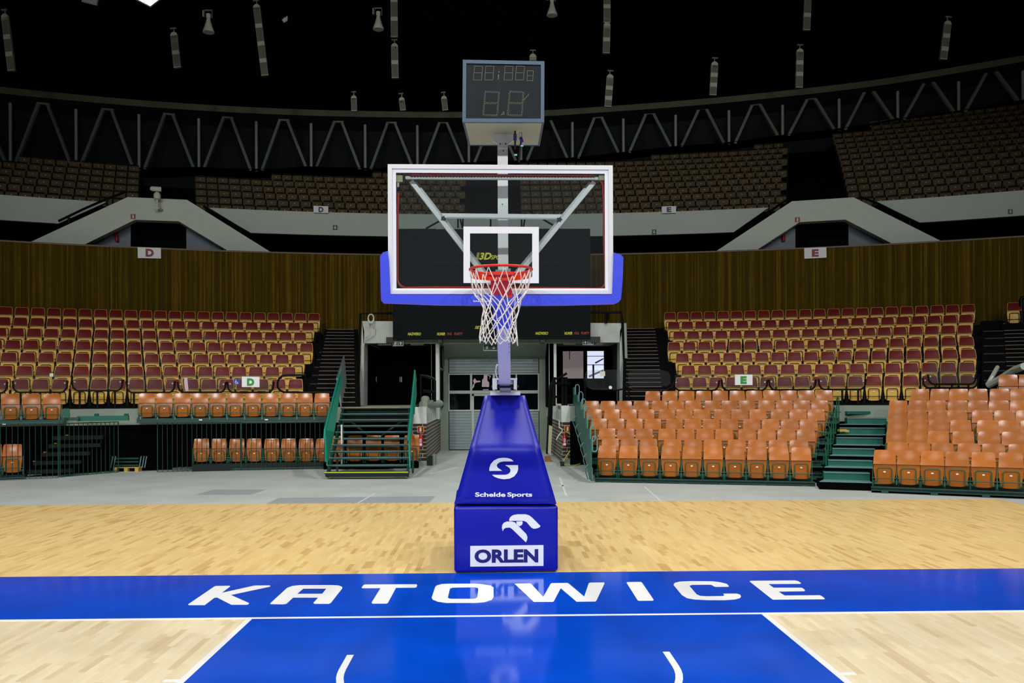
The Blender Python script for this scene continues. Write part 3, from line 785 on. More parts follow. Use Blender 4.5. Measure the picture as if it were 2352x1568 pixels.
# ================================================================== SEATS
def bk_fn(w0, w1, z0, z1, y0, y1, cv, bow=0.0):
    def fn(s, t):
        w = w0 + (w1-w0)*t**1.6; x = (s-.5)*w; y = y0 + (y1-y0)*t - cv*(2*s-1)**2*(.5+.5*t) - bow*math.sin(PI*t)
        ed = abs(2*s-1); z = z0 + (z1-z0)*t
        if t > .99: z -= .012*max(0, ed-.8)/.2
        return (x, y, z)
    return fn
def pan_fn(w0, w1, z0, z1, y0, y1):
    # t=0 bottom (narrower, rounded), t=1 top
    def fn(s, t):
        w = w0 + (w1-w0)*min(1, t*1.5)**.8; x = (s-.5)*w; e_ = abs(2*s-1)
        z = z0 + (z1-z0)*t + (1-t)*.028*max(0, e_-.55)/.45
        y = y0 + (y1-y0)*t - .012*math.sin(PI*t) + .012*(2*s-1)**2
        return (x, y, z)
    return fn
def seat_proto(name, kind):
    root = empty(name)
    wood = M_ply if kind == 'ply' else M_yply
    tube = M_gtube if kind == 'ply' else M_black_tube
    MB().grid(bk_fn(.445,.405 if kind == 'ply' else .385,.478,.775,-.070,.055,.022,.010), 12, 8, (0,.013,0)).build('backrest', wood, root, True)
    if kind == 'mar':
        b = KBack = [o for o in root.children if o.name.startswith('backrest')][0]
        MB().grid(bk_fn(.422,.360,.494,.766,-.080,.040,.021,.010), 8, 6, (0,.012,0)).build('back_pad', M_mar, b, True)
    mb = MB().grid(pan_fn(.36,.435,.055,.49,-.045,-.03), 10, 8, (0,.014,0)); mb.build('folded_seat', wood, root, True)
    y = -.085; pth = []
    pth += [(-.21, .0, .085), (-.20, y+.03, .075), (-.165, y, .085), (-.145, y, .13), (-.145, y, .35)]
    for i in range(1, 5): t = PI/2*i/4; pth.append((-.145+.05*(1-math.cos(t)), y, .35+.05*math.sin(t)))
    pth += [(-p[0], p[1], p[2]) for p in pth[::-1]]
    mb = MB().tube(pth, .0115, 6); mb.tube([(-.25, y-.004, .18), (.25, y-.004, .18)], .009, 6)
    mb.beam((-.238,-.01,.04), (-.238,.04,.47), .012, .05); mb.beam((.238,-.01,.04), (.238,.04,.47), .012, .05)
    mb.beam((-.25,.03,.10), (.25,.03,.10), .03, .05); mb.box((-.25,.0,0),(-.22,.05,.06)); mb.box((.22,.0,0),(.25,.05,.06))
    mb.tube([(-.16,.05,.52),(-.16,.07,.42),(.16,.07,.42),(.16,.05,.52)], .008, 6)
    mb.build('tube_frame', tube, root, True)
    mb = MB(); c = Vector((0,-.068,.315))
    mb.prism([[c + Vector((.027*math.cos(2*PI*i/14), 0, .017*math.sin(2*PI*i/14))) for i in range(14)]], (0,.006,0)); mb.build('number_plate', M_plate, root)
    bpy.context.view_layer.update(); remember(root)
    return root
proto_ply = seat_proto('plywood_folding_seat', 'ply'); proto_mar = seat_proto('padded_folding_seat', 'mar')
used = {'ply': False, 'mar': False}
def place_seat(kind, loc, rz, label, group, sc_=(1,1,1)):
    pr = proto_ply if kind == 'ply' else proto_mar
    if not used[kind]: o = pr; used[kind] = True
    else: o = copy_tree(pr)
    o.location = loc; o.rotation_euler = (0,0,rz); o.scale = sc_
    tag(o, label, 'seat', group); return o
SH = .775
# ---- maroon stand rows (k = 0 is the lowest)
mD = lambda k: 27.1 + 1.15*k
rowname = ['bottom row','second row','third row','fourth row','fifth row','sixth row','top row']
ztop = [2.577 + .4455*k for k in range(7)]
endL = [698,682,702,721,706,724,737]       # aisle end of the left stand, pixels
topL = [870,842,814,787.8,762.6,740.5,719]
begR = [1549,1562,1549,1531,1544,1532,1524]; endR = [2246,2243,2245,2240,2234,2237,2242]
# refine heights from the photograph's measured rows
for k in range(7):
    ztop[k] = Cy(endL[k]-10, topL[k], mD(k)).z
def deckz(k): return ztop[k] - SH
for k in range(7):
    D = mD(k); R = D+11; dth = .5/R
    a = azim(Cy(endL[k], 800, D)) - dth/2; n = 1
    while True:
        p = ringp(D, a, deckz(k))
        px = HX + p.x/p.y*FX
        if px < -30: break
        place_seat('mar', p, -a, f'maroon and yellow seat, {ORD[n]} from the stepped aisle, {rowname[k]}, left stand', 'maroon padded seats in the left stand')
        a -= dth; n += 1
    a0 = azim(Cy(begR[k], 800, D)); a1 = azim(Cy(endR[k], 800, D)); n = round((a1-a0)/dth); d2 = (a1-a0)/n
    for i in range(n):
        a = a0 + d2*(i+.5)
        place_seat('mar', ringp(D, a, deckz(k)), -a, f'maroon and yellow seat, {ORD[i+1]} from the near aisle, {rowname[k]}, right stand', 'maroon padded seats in the right stand')
for k in (6,):
    for i, x in enumerate((2329, 2364)):
        p = Cy(x, 700, mD(k)); a = azim(p); p.z = deckz(k)-.0
        if i == 0: place_seat('mar', (p.x, p.y, p.z), -a, 'lone maroon and yellow seat beyond the far right aisle steps', 'maroon padded seats beyond the far aisle')

# ---- orange plywood rows
def line_row(pxs, w, p0, ang, zt, what, grp, k, off=0):
    n = 0
    for i, x in enumerate(pxs):
        p = Ln(x + w/2, 950, p0, ang)
        place_seat('ply', (p.x, p.y, zt-SH), ang, f'orange plywood seat, {ORD[i+1+off]} from the left, {k}, {what}', grp)
S4 = lambda l: [1320 + x/3.408 for x in l]
f0 = Fl(1365,1107,-.03); f1 = Fl(1870,1117,-.03)
angE = math.atan2(f1.y-f0.y, f1.x-f0.x); nE = Vector((-math.sin(angE), math.cos(angE), 0))
E1rows = [ # lefts (crop px), width, top y, depth step, name
 ([178,345,508,675,840,1008,1178,1350,1522,1695], 150, 1024.5, .30, 'front row'),
 ([207,357,507,695,855,1010,1198,1358,1520,1683], 140, 1008.6, 1.10, 'second row'),
 ([187,333,478,655,803,953,1103,1283,1435,1590,1743], 133, 984.6, 1.90, 'third row'),
 ([125,260,403,547,715,860,1003,1147,1320,1468,1617,1765], 130, 961.7, 2.70, 'fourth row'),
 ([90,230,362,500,660,797,933,1093,1230,1372,1540,1685,1827], 124, 939.7, 3.50, 'fifth row'),
 ([73,200,330,460,605,735,868,1020,1152,1288,1440,1580,1718,1857], 120, 920, 4.30, 'sixth row'),
 ([552,685,818,950,1080,1213,1347,1483,1617,1757,1895], 120, 897, 5.05, 'top row')]
E1z = []
for l, w, yt, st, nm in E1rows:
    p0 = f0 + nE*st; xs = S4(l)
    zt = sum(Ln(x + w/6.816, yt, p0, angE).z for x in (xs[0], xs[len(xs)//2], xs[-1]))/3
    if nm == 'front row': zt = Ln(xs[4], 1024.5, p0, angE).z
    E1z.append(zt - SH)
    line_row(xs, w/3.408, p0, angE, zt, 'middle right block', 'orange seats in the middle right block', nm)
g0 = Fl(1878,1120.6,-.03); g1 = Fl(2277,1143,-.03)
g0 = Fl(2005,1131.5,-.03)
angF = math.atan2(g1.y-g0.y, g1.x-g0.x); nF = Vector((-math.sin(angF), math.cos(angF), 0))
S5 = lambda l: [1850 + x/4.685 for x in l]
F1rows = [
 ([733,990,1245,1512,1795,2090], 235, [1033,1035.3,1037.5,1040,1042.5,1044], .30, 'front row'),
 ([885,1118,1365,1650,1915,2200], 215, [1015]*6, 1.10, 'second row'),
 ([878,1095,1325,1595,1870,2130], 205, [988]*6, 1.90, 'third row'),
 ([890,1110,1335,1570,1860,2090,2330], 200, [963]*7, 2.70, 'fourth row'),
 ([893,1108,1330,1535,1805,2045,2280], 195, [941]*7, 3.50, 'fifth row'),
 ([905,1115,1312,1545,1762,1985,2215], 190, [919.4]*7, 4.30, 'sixth row'),
 ([1138,1350,1555,1762,1993,2215], 190, [893.3]*6, 5.05, 'seventh row'),
 ([2085,2305], 195, [860]*2, 5.8, 'top row')]
F1z = []
for (l, w, yt, st, nm), ze in zip(F1rows, E1z + [E1z[-1]+.33]):
    p0 = g0 + nF*st; xs = S5(l)
    zt = Ln(xs[0] + w/9.37, yt[0], p0, angF).z
    F1z.append(zt - SH)
    line_row(xs, w/4.685, p0, angF, zt, 'far right block', 'orange seats in the far right block', nm)
# left rows
S3 = lambda l: [x/2.94 for x in l]
c0 = Cy(71,950,25.2); c1 = Cy(540,950,25.2)
for i, x in enumerate(S3([8,150,287])):
    p = Cy(x+22, 903.8, 25.7); a = azim(p); place_seat('ply', (p.x,p.y,p.z-SH*.94), -a, f'orange plywood seat, {ORD[i+1]} from the left in the group of three above the fence', 'three orange seats on the upper left platform', (.98,1,.94))
for i, x in enumerate(S3([940,1058,1180,1300,1418,1537,1657,1775,1893,2008,2122])):
    p = Cy(x+18, 902.8, 25.7); a = azim(p); place_seat('ply', (p.x,p.y,p.z-SH*.91), -a, f'orange plywood seat, {ORD[i+1]} from the left on the platform left of the green staircase', 'orange seats on the left platform', (.97,1,.91))
zplat = Cy(520,902.8,25.7).z - SH*.91 + .02
for i, x in enumerate(S3([1308,1428,1548,1665,1783,1898,2015,2130])):
    p = Cy(x+18, 1007, 25.65); a = azim(p); place_seat('ply', (p.x,p.y,p.z-SH*.90), -a, f'orange plywood seat, {ORD[i+1]} from the left in the low row behind the fence', 'orange seats behind the left fence', (.94,1,.90))
for x, lb in ((-40,'orange plywood seat cut off by the left edge behind the fence'),(6.8,'single whole orange plywood seat standing low behind the fence at far left')):
    p = Cy(x+22, 1020, 24.75); a = azim(p); place_seat('ply', (p.x,p.y,p.z-SH), -a, lb, 'orange seats at far left behind the fence')
zlow = Cy(600,1007,25.65).z - SH*.90
for i, x in enumerate((771, 815, 858, 900, 946)):
    p = Cy(x, 1007, 25.1); a = azim(p); place_seat('ply', (p.x,p.y,zlow), -a, f'orange plywood seat, {ORD[i+1]} from the left in the shadow under the green stairs', 'orange seats behind the green staircase')

# ================================================================== STANDS
# main concrete stand that carries the maroon rows
def px_az(x, D): return azim(Cy(x, 800, D))
st = empty('seating_terrace', (0,0,0), 0, 'black stepped terrace carrying the maroon seats left of the tunnel', 'terrace')
st2 = empty('seating_terrace', (0,0,0), 0, 'black stepped terrace carrying the maroon seats right of the tunnel', 'terrace')
st3 = empty('seating_terrace', (0,0,0), 0, 'black stepped terrace at far right beyond the second aisle', 'terrace')
AL = -.95; AR = .95
for root, xa, xb in ((st, None, 752), (st2, 1512, 2262), (st3, 2300, None)):
    for k in (range(7) if root is not st3 else (6,)):
        D = mD(k) - .42; Dn = D + 1.15 if k < 6 else D+1.6
        a0 = AL if xa is None else px_az(xa if k > 2 else xa + 12, D); a1 = AR if xb is None else px_az(xb - (30 if root is st and k < 3 else 14 if root is st else 0), D)
        z = deckz(k) - .001; zl = (1.60 if k == 0 else deckz(k-1)) - .05
        mb = MB(); mb.ring(D, zl, D, z, a0, a1, 40); mb.ring(D, z, Dn+.02, z, a0, a1, 40); mb.ring(Dn+.02, z, Dn+.02, zl, a0, a1, 40); mb.ring(Dn+.02, zl, D, zl, a0, a1, 40)
        for a in (a0, a1): mb.face([ringp(D,a,zl), ringp(Dn+.02,a,zl), ringp(Dn+.02,a,z), ringp(D,a,z)])
        mb.build('terrace_step', M_tier, root)
# aisles with pale nosings
def aisle(label, xl, xr, dark_l, dark_r, n=20, Da=26.7, Db=34.5, za=1.72, zb=4.62):
    r = empty('aisle_steps', (0,0,0), 0, label, 'steps')
    for i in range(n):
        t = i/(n-1); D = Da + (Db-Da)*t; z = za + (zb-za)*(i+1)/n; Dn = Da + (Db-Da)*(i+1)/(n-1)
        a0 = px_az(dark_l(t), D); a1 = px_az(dark_r(t), D)
        mb = MB(); q = [ringp(D,a0,z), ringp(D,a1,z), ringp(Dn,a1,z), ringp(Dn,a0,z)]
        mb.hexa([p + Vector((0,0,-.35)) for p in q] + q); s_ = mb.build('step', M_tier, r)
        b0 = px_az(xl(t), D); b1 = px_az(xr(t), D)
        mb = MB(); mb.hexa([ringp(D-.012,b0,z-.012), ringp(D-.012,b1,z-.012), ringp(D+.03,b1,z-.012), ringp(D+.03,b0,z-.012), ringp(D-.012,b0,z+.004), ringp(D-.012,b1,z+.004), ringp(D+.03,b1,z+.004), ringp(D+.03,b0,z+.004)]); mb.build('nosing', M_nosing, s_)
        if i % 2 == 0 and i < n-2:
            c0_ = px_az(dark_l(t)+4, D); mb = MB()
            if xl(t) - dark_l(t) > 12:
                mb.hexa([ringp(D-.012,c0_,z-.03), ringp(D-.012,b0-.0006,z-.03), ringp(D+.02,b0-.0006,z-.03), ringp(D+.02,c0_,z-.03), ringp(D-.012,c0_,z), ringp(D-.012,b0-.0006,z), ringp(D+.02,b0-.0006,z), ringp(D+.02,c0_,z)]); mb.build('step_edge', M_ndark, s_)
    return r
aisle('dark aisle steps with pale nosings between left stand and tunnel', lambda t: 722+30*t, lambda t: 815-2*t, lambda t: 698+48*t, lambda t: 826-4*t)
aisle('dark aisle steps with pale nosings right of the tunnel', lambda t: 1437+3*t, lambda t: 1522-18*t, lambda t: 1430+4*t, lambda t: 1560-34*t)
aisle('dark aisle steps with pale nosings at the far right edge', lambda t: 2316-12*t, lambda t: 2400-10*t, lambda t: 2255+0*t, lambda t: 2420+0*t)

# podium ring (concrete parapet band, base wall blackened for the shade below)
aL = azim(Vector((-2.54, 25.83, 0))); aR = azim(Vector((1.52, 26.6, 0)))
def podium(a0, a1, name):
    g = empty(name); g['kind'] = 'structure'; g.name = name
    mb = MB(); mb.ring(26, 1.27, 26, 1.72, a0, a1, 40); mb.ring(26, 1.72, 30, 1.72, a0, a1, 40); mb.ring(26.1, 1.27, 26, 1.27, a0, a1, 40); mb.build('parapet', M_cgrey, g)
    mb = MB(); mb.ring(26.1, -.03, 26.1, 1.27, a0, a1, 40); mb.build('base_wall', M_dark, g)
    return g
podium(AL, aL - .006, 'wall_podium_left'); podium(aR + .006, AR, 'wall_podium_right')
# corridor side walls : brick below, white band above
def cwall(name, p0, p1, front_dx):
    g = empty(name); g['kind'] = 'structure'; g.name = name
    p0 = Vector(p0); p1 = Vector(p1)
    def quad(a, b, z0, z1, m, nm, off=Vector((0,0,0))):
        mb = MB(); L_ = (b-a).length; mb.face([a+off+UZ*z0, b+off+UZ*z0, b+off+UZ*z1, a+off+UZ*z1]); mb.uv[0] = [(0,z0),(L_,z0),(L_,z1),(0,z1)]; return mb.build(nm, m, g)
    a = p0; b = p1; e_ = Vector((front_dx, .0, 0))
    quad(a, b, -.03, 1.30, M_brick, 'brick_wall'); quad(a+e_, a, -.03, 1.30, M_brick, 'brick_wall')
    s = -1 if front_dx < 0 else 1
    mb = MB(); q0 = a + Vector((-s*.02, -.03, 0)); q1 = b + Vector((-s*.02, 0, 0)); w_ = Vector((front_dx, 0, 0))
    mb.hexa([q0+UZ*1.22, q1+UZ*1.22, q1+w_+UZ*1.22, q0+w_+UZ*1.22, q0+UZ*1.72, q1+UZ*1.72, q1+w_+UZ*1.72, q0+w_+UZ*1.72]); mb.build('parapet', M_cwhite, g)
    mb = MB()
    for i in range(1, 6):
        p = a.lerp(b, (i-.4)/9); mb.box((p.x-s*.024-.004, p.y-.012, 1.30),(p.x-s*.024+.004, p.y+.012, 1.52))
    mb.build('drain_slot', M_soffit, g)
    mb = MB(); mb.box((min(a.x, a.x+e_.x)-.01, a.y-.02, -.03), (max(a.x, a.x+e_.x)+.01, a.y+.1, .10)); mb.build('plinth', M_cgrey, g)
    return g
cwall('wall_tunnel_left', (-2.54,25.83,0), (-2.70,33,0), -.55); cwall('wall_tunnel_right', (1.52,26.6,0), (1.32,33,0), .45)

# ---- portal block above the podium
YH = 31.0
g = empty('wall_portal'); g['kind'] = 'structure'
mb = MB(); mb.prism([[P(x, y, YH) for x, y in ((832,737),(1430.5,742),(1425,780),(1425,786),(835,788),(835,787))]], (0,.5,0)); mb.build('header_wall', M_cwhite, g)
mb = MB(); mb.prism([[P(x, y, YH-.12) for x, y in ((890,780),(1372,778),(1372,788),(890,789))]], (0,.12,0)); mb.build('header_beam', M_cgrey, g)
mb = MB(); mb.prism([[P(x, y, YH) for x, y in ((832,737),(836.5,760),(835.5,932),(816,932))]], (0,.8,0)); mb.build('jamb', M_cwhite, g)
mb = MB(); mb.prism([[P(x, y, YH) for x, y in ((1424,760),(1430.5,742),(1434.5,922),(1423,922))]], (0,.8,0)); mb.build('jamb', M_cwhite, g)
for x0, x1 in ((991,1008),(1262,1278)):
    a = P(x0, 928, YH); b = P(x1, 786, YH); MB().box((a.x,YH,1.2),(b.x,YH+.45,b.z)).build('column', M_cwhite, g)
a = P(835,786,YH); b = P(1425,786,YH); zs = a.z
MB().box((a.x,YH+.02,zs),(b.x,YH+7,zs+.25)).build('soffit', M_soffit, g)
zS = zs
# tunnel: left lobby
XL0 = P(835,850,YH).x; XL1 = P(992,850,YH).x; XC0 = -2.70; XC1 = 1.33; XR0 = P(1277,850,YH).x; XR1 = P(1425,850,YH).x
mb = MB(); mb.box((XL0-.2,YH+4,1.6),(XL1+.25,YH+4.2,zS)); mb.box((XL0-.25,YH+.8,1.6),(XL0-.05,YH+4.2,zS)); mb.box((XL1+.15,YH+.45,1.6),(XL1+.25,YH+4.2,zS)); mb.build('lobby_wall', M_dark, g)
MB().box((XL0-.2,26.5,1.62),(XL1+.1,YH+4,1.70)).build('lobby_floor', M_tier, g)
MB().box((XL0,YH+2.4,1.70),(XL1,YH+2.5,zS-.12)).build('dark_door', M_dark, g)
mb = MB()
for x in (864.5,919,922.5):
    p = P(x, 871, YH+2.38); mb.box((p.x-.012,p.y-.03,p.z-.1),(p.x+.012,p.y,p.z+.1))
mb.build('door_handle', M_silver, g)
for x0, x1 in ((868,898),(943,973)):
    a = P(x0,804,YH+.9); b = P(x1,802,YH+.9); MB().box((a.x,a.y,zS-.06),(b.x,a.y+.16,zS-.005)).build('ceiling_strip', M_offwhite, g)
for x0, x1 in ((1294,1322),(1368,1385)):
    a = P(x0,804,YH+.9); b = P(x1,802,YH+.9); MB().box((a.x,a.y,zS-.06),(b.x,a.y+.16,zS-.005)).build('ceiling_strip', M_offwhite, g)
# right lobby: windows to daylight, floor
YW = YH+3.2
mb = MB(); mb.box((XR1+.05,YH+.8,1.6),(XR1+.2,YW+.3,zS)); mb.box((XR0-.3,YH+.45,1.6),(XR0-.15,YW+.3,zS))
def wpl(x0, y0, x1, y1, Y=YW): a = P(x0,y1,Y); b = P(x1,y0,Y); return a.x, a.z, b.x, b.z
wa = wpl(1293,806,1340,869); wb_ = wpl(1349,805,1387,870)
bx = P(1275,850,YW).x; ex = P(1440,850,YW).x
mb.box((bx,YW,wa[3]),(ex,YW+.15,zS+.1)); mb.box((bx,YW,1.6),(ex,YW+.15,wa[1])); mb.box((bx,YW,wa[1]),(wa[0],YW+.15,wa[3])); mb.box((wa[2],YW,wa[1]),(wb_[0],YW+.15,wa[3])); mb.box((wb_[2],YW,wa[1]),(ex,YW+.15,wa[3]))
mb.build('lobby_wall', M_dark, g)
MB().box((XR0-.1,26.9,1.62),(XR1+.1,YW,1.70)).build('lobby_floor', M_lobby, g)
wn = tag(empty('window_1'), kind='structure'); MB().box((wa[0],YW+.05,wa[1]),(wa[2],YW+.07,wa[3])).build('frosted_pane', M_windim, wn)
mb = MB(); mb.box((wa[0]+.25,YW+.03,wa[3]-.33),(wa[0]+.28,YW+.04,wa[3])); mb.build('hanging_cord', M_black, wn)
wn = tag(empty('window_2'), kind='structure'); MB().box((wb_[0],YW+.05,wb_[1]),(wb_[2],YW+.07,wb_[3])).build('bright_pane', M_winlit, wn)
mb = MB()
for y in (818,837.5): a_, z_, b_, _ = wpl(1349,y-1,1387,y+.6); mb.box((a_,YW+.02,z_),(b_,YW+.045,_))
a_, z_, b_, _ = wpl(1361,838,1365,870); mb.box((a_,YW+.02,z_),(b_,YW+.045,_))
mb.build('window_bar', M_dkgreen, wn)
mb = MB(); q = [P(x, y, YW+.045) for x, y in ((1352,862),(1386,848),(1386,852),(1353,867))]; mb.prism([q], (0,.004,0)); q = [P(x, y, YW+.045) for x, y in ((1366,832),(1386,822),(1386,825),(1368,835))]; mb.prism([q], (0,.004,0)); mb.build('diagonal_bar', M_silver, wn)

# garage door
YG = 33.0
gw = tag(empty('wall_back'), kind='structure')
mb = MB(); a = P(1030,823,YG); b = P(1238.5,823,YG); dz = a.z; gx0, gx1 = a.x, b.x
mb.box((XC0-.1,YG,-.03),(gx0,YG+.2,zS+.1)); mb.box((gx1,YG,-.03),(XC1+.1,YG+.2,zS+.1)); mb.box((gx0,YG,dz),(gx1,YG+.2,zS+.1)); mb.build('door_surround', M_cgrey, gw)
MB().box((XC0-.15,YH,1.2),(XC0,YG+.1,zS+.05)).build('tunnel_cheek', M_cgrey, gw); MB().box((XC1,YH,1.2),(XC1+.15,YG+.1,zS+.05)).build('tunnel_cheek', M_cgrey, gw)
# sloping soffit between beam and door lintel
mb = MB(); mb.hexa([(XC0,YH+.5,zS-.05),(XC1,YH+.5,zS-.05),(XC1,YG,dz+.05),(XC0,YG,dz+.05),(XC0,YH+.5,zS+.02),(XC1,YH+.5,zS+.02),(XC1,YG,zS+.02),(XC0,YG,zS+.02)]); mb.build('sloping_soffit', M_cgrey, gw)
dr = tag(empty('door_1'), kind='structure')
def G(x, y): return P(x, y, YG-.02)
zb_ = -.03; zrow = [G(1100,y).z for y in (829,836,843,850,857)]
mb = MB(); zt_ = dz
edges = [dz] + zrow
for i in range(len(edges)-1):
    mb.box((gx0+.03, YG-.03, edges[i+1]+.008),(gx1-.03, YG+.02, edges[i]-.004))
zlow_ = G(1100,944).z; nsl = 13; hh = (zlow_-.02)/nsl
for i in range(nsl):
    mb.box((gx0+.03, YG-.03, .0+hh*i+.004),(gx1-.03, YG+.02, hh*(i+1)-.004))
mb.box((gx0+.03, YG-.015, .0),(gx1-.03, YG+.015, dz)) if False else None
mb.build('slatted_section', M_door, dr)
MB().box((gx0+.02, YG-.002, 0),(gx1-.02, YG+.03, zlow_)).build('door_backing', M_backdark, dr)
MB().box((gx0+.02, YG-.002, zrow[-1]),(gx1-.02, YG+.03, dz)).build('door_backing', M_backdark, dr)
mb = MB()
def gb(x0, y0, x1, y1, d=.05, Yo=0.0):
    if y1-y0 > 40 and d == .05: d = .046
    a = G(x0, y1); b = G(x1, y0); mb.box((a.x, YG-d+Yo, a.z),(b.x, YG+.02, b.z))
gb(1030,857,1238.5,860.5); gb(1030,896,1238.5,904); gb(1030,940,1238.5,944.5)
for x0, x1 in ((1030,1032.5),(1080,1084.5),(1132,1137),(1184.5,1187.5),(1235.5,1238.5)): gb(x0,857,x1,944)
gb(1084,904,1088.5,1033,.055); gb(1136,904,1140,1033,.055); gb(1084,904,1140,909,.055)
mb.build('door_frame', M_doorframe, dr)
a = G(1032,942); b = G(1236,859); MB().box((a.x,YG-.0,a.z),(b.x,YG+.01,b.z)).build('window_pane', M_dglass, dr)
mb = MB()
for l in ([(1106.5,888),(1107.5,872),(1111,868),(1111,860.5),(1119.5,860.5),(1119.5,874),(1123.5,878),(1123.5,888.5)], [(1084.5,893),(1086,884),(1089,880),(1086.5,874),(1090.5,868),(1094.5,874),(1103,874),(1103.5,877),(1094,878),(1089.5,882),(1089,888)], [(1119.5,860.5),(1128,863),(1123,872),(1121.5,878),(1125,864.5),(1120,862)], [(1109,894),(1122,893.5),(1122,895.3),(1109,895.5)]):
    mb.prism([[P(x, y, YG-.012) for x, y in l]], (0,.004,0))
mb.build('pink_shape_on_pane', M_pink, dr)  # flat pinkish shapes laid on the door pane
# cables / black ducts by the left column
du = tag(MB().tube([P(1016,795,YH+.6), P(1017,842,YH+.6)], .06, 8).tube([P(1020,850,YH+.5), P(1012,848,YH+.5), P(1011,844,YH+.5)], .07, 8).build('black_duct', M_black, None, True), 'short black vertical duct beside the left tunnel column', 'duct')
for nm, pth, r, m, lb, cat in (
   ('floor_pipe', [(972,929,26.1),(1010,927,30)], .13, M_cgrey, 'thick grey pipe lying on the tunnel parapet, left side', 'pipe'),
   ('floor_pipe', [(975,917,26.3),(979,917,27)], .11, M_cgrey, 'short grey pipe end stacked above the long grey pipe', 'pipe')):
    mb = MB(); a, b = P(*pth[0]), P(*pth[1]); mb.tube([a, b], r, 16); tag(mb.build(nm, m, None, True), lb, cat)
# ================================================================== WOOD WALL AND UPPER LEVEL
DW = 35.4
zw = (Cy(343,569.6,DW).z + Cy(1870,566.6,DW).z + Cy(730,580,DW).z)/3
g = tag(empty('wall_back_slatted'), kind='structure')
g.name = 'wall_front'
MB().ring(DW, 1.7, DW, zw-.05, AL, AR, 90).build('slatted_panelling', M_slat, g)
mb = MB(); mb.ring(DW-.04, zw-.06, DW-.04, zw, AL, AR, 90); mb.ring(DW-.04, zw, DW+.25, zw, AL, AR, 90); mb.build('top_rail', mat('brown_top_rail', (92,70,34), .5), g)
MB().ring(DW+.2, zw-.4, 42.2, zw-.4, AL, AR, 60).build('concourse_floor', M_tier, g)
DU = 42.0
g2 = tag(empty('wall_upper'), kind='structure')
MB().ring(DU, zw-.4, DU, zw+.75, AL, AR, 90).build('radiator_screen', M_rad, g2)
MB().ring(DU, zw+.75, DU, 10.2, AL, AR, 90).build('dark_wall', M_dark, g2)
# balcony band segments
DBD = 39.0
bt = Cy(800,488,DBD).z; bb_ = Cy(800,543,DBD).z
bt = (bt + Cy(100,452,DBD).z + Cy(2200,451.5,DBD).z)/3; bb_ = (bb_ + Cy(60,507,DBD).z + Cy(2250,501,DBD).z)/3
def band(name, xa_t, xa_b, xb_t, xb_b):
    def A_(x, D=DBD): return azim(Cy(x, 500, D)) if x is not None else None
    at = -AR if xa_t is None else A_(xa_t); ab = -AR if xa_b is None else A_(xa_b)
    ct = AR if xb_t is None else A_(xb_t); cb = AR if xb_b is None else A_(xb_b)
    n_ = 40; mb = MB()
    for i in range(n_):
        s0, s1 = i/n_, (i+1)/n_
        q = [ringp(DBD, ab+(cb-ab)*s0, bb_), ringp(DBD, ab+(cb-ab)*s1, bb_), ringp(DBD, at+(ct-at)*s1, bt), ringp(DBD, at+(ct-at)*s0, bt)]
        r = [ringp(DBD+.25, ab+(cb-ab)*s0, bb_), ringp(DBD+.25, ab+(cb-ab)*s1, bb_), ringp(DBD+.25, at+(ct-at)*s1, bt), ringp(DBD+.25, at+(ct-at)*s0, bt)]
        mb.face(q); mb.face(r[::-1]); mb.face([q[3],q[2],r[2],r[3]]); mb.face([q[0],r[0],r[1],q[1]])
        if i == 0: mb.face([q[0],q[3],r[3],r[0]])
        if i == n_-1: mb.face([q[1],r[1],r[2],q[2]])
    return tag(mb.build(name, M_band), kind='structure')
band('trim_1', None, None, 245, 134); band('trim_2', 480, 574, 1766, 1685); band('trim_3', 2013, 2110, None, None)
# upper rake under the top seats
DT0 = 41.0; TT = .8; SS = .49
z0u = (Cy(1810,458.5+16,DT0).z*0 + 10.74)
z0u = (Cy(1790,458.5,DT0+0).z + Cy(550,472.8,DT0).z)/2
def uz(k): return z0u + SS*k
g3 = tag(empty('floor_upper'), kind='structure')
mb = MB(); mb.ring(39.1, bt-.25, 40.55, bt-.25, AL, AR, 60)
segs = [(None,55,4),(55,330,5),(330,440,4),(440,620,4),(620,867,5),(867,1085,6),(1085,1192,6),(1192,1500,8),(1500,1732,9),(1732,1822,10),(1822,1908,10),(1908,2000,11),(2000,None,13)]
for xa_, xb_, km in segs:
    for k in range(km+1):
        D = 40.55 + TT*k; z = uz(k) - SH; zp = bt-.25 if k == 0 else uz(k-1)-SH
        a0_ = AL if xa_ is None else azim(Cy(xa_, 420, D)); a1_ = AR if xb_ is None else azim(Cy(xb_, 420, D))
        mb.ring(D, zp, D, z, a0_, a1_, 10); mb.ring(D, z, D+TT, z, a0_, a1_, 10)
mb.build('stand_rake', M_dark, g3)
MB().ring(DBD+.3, bb_+.05, DU, bb_+.05, AL, AR, 60).build('underside', M_dark, g3)

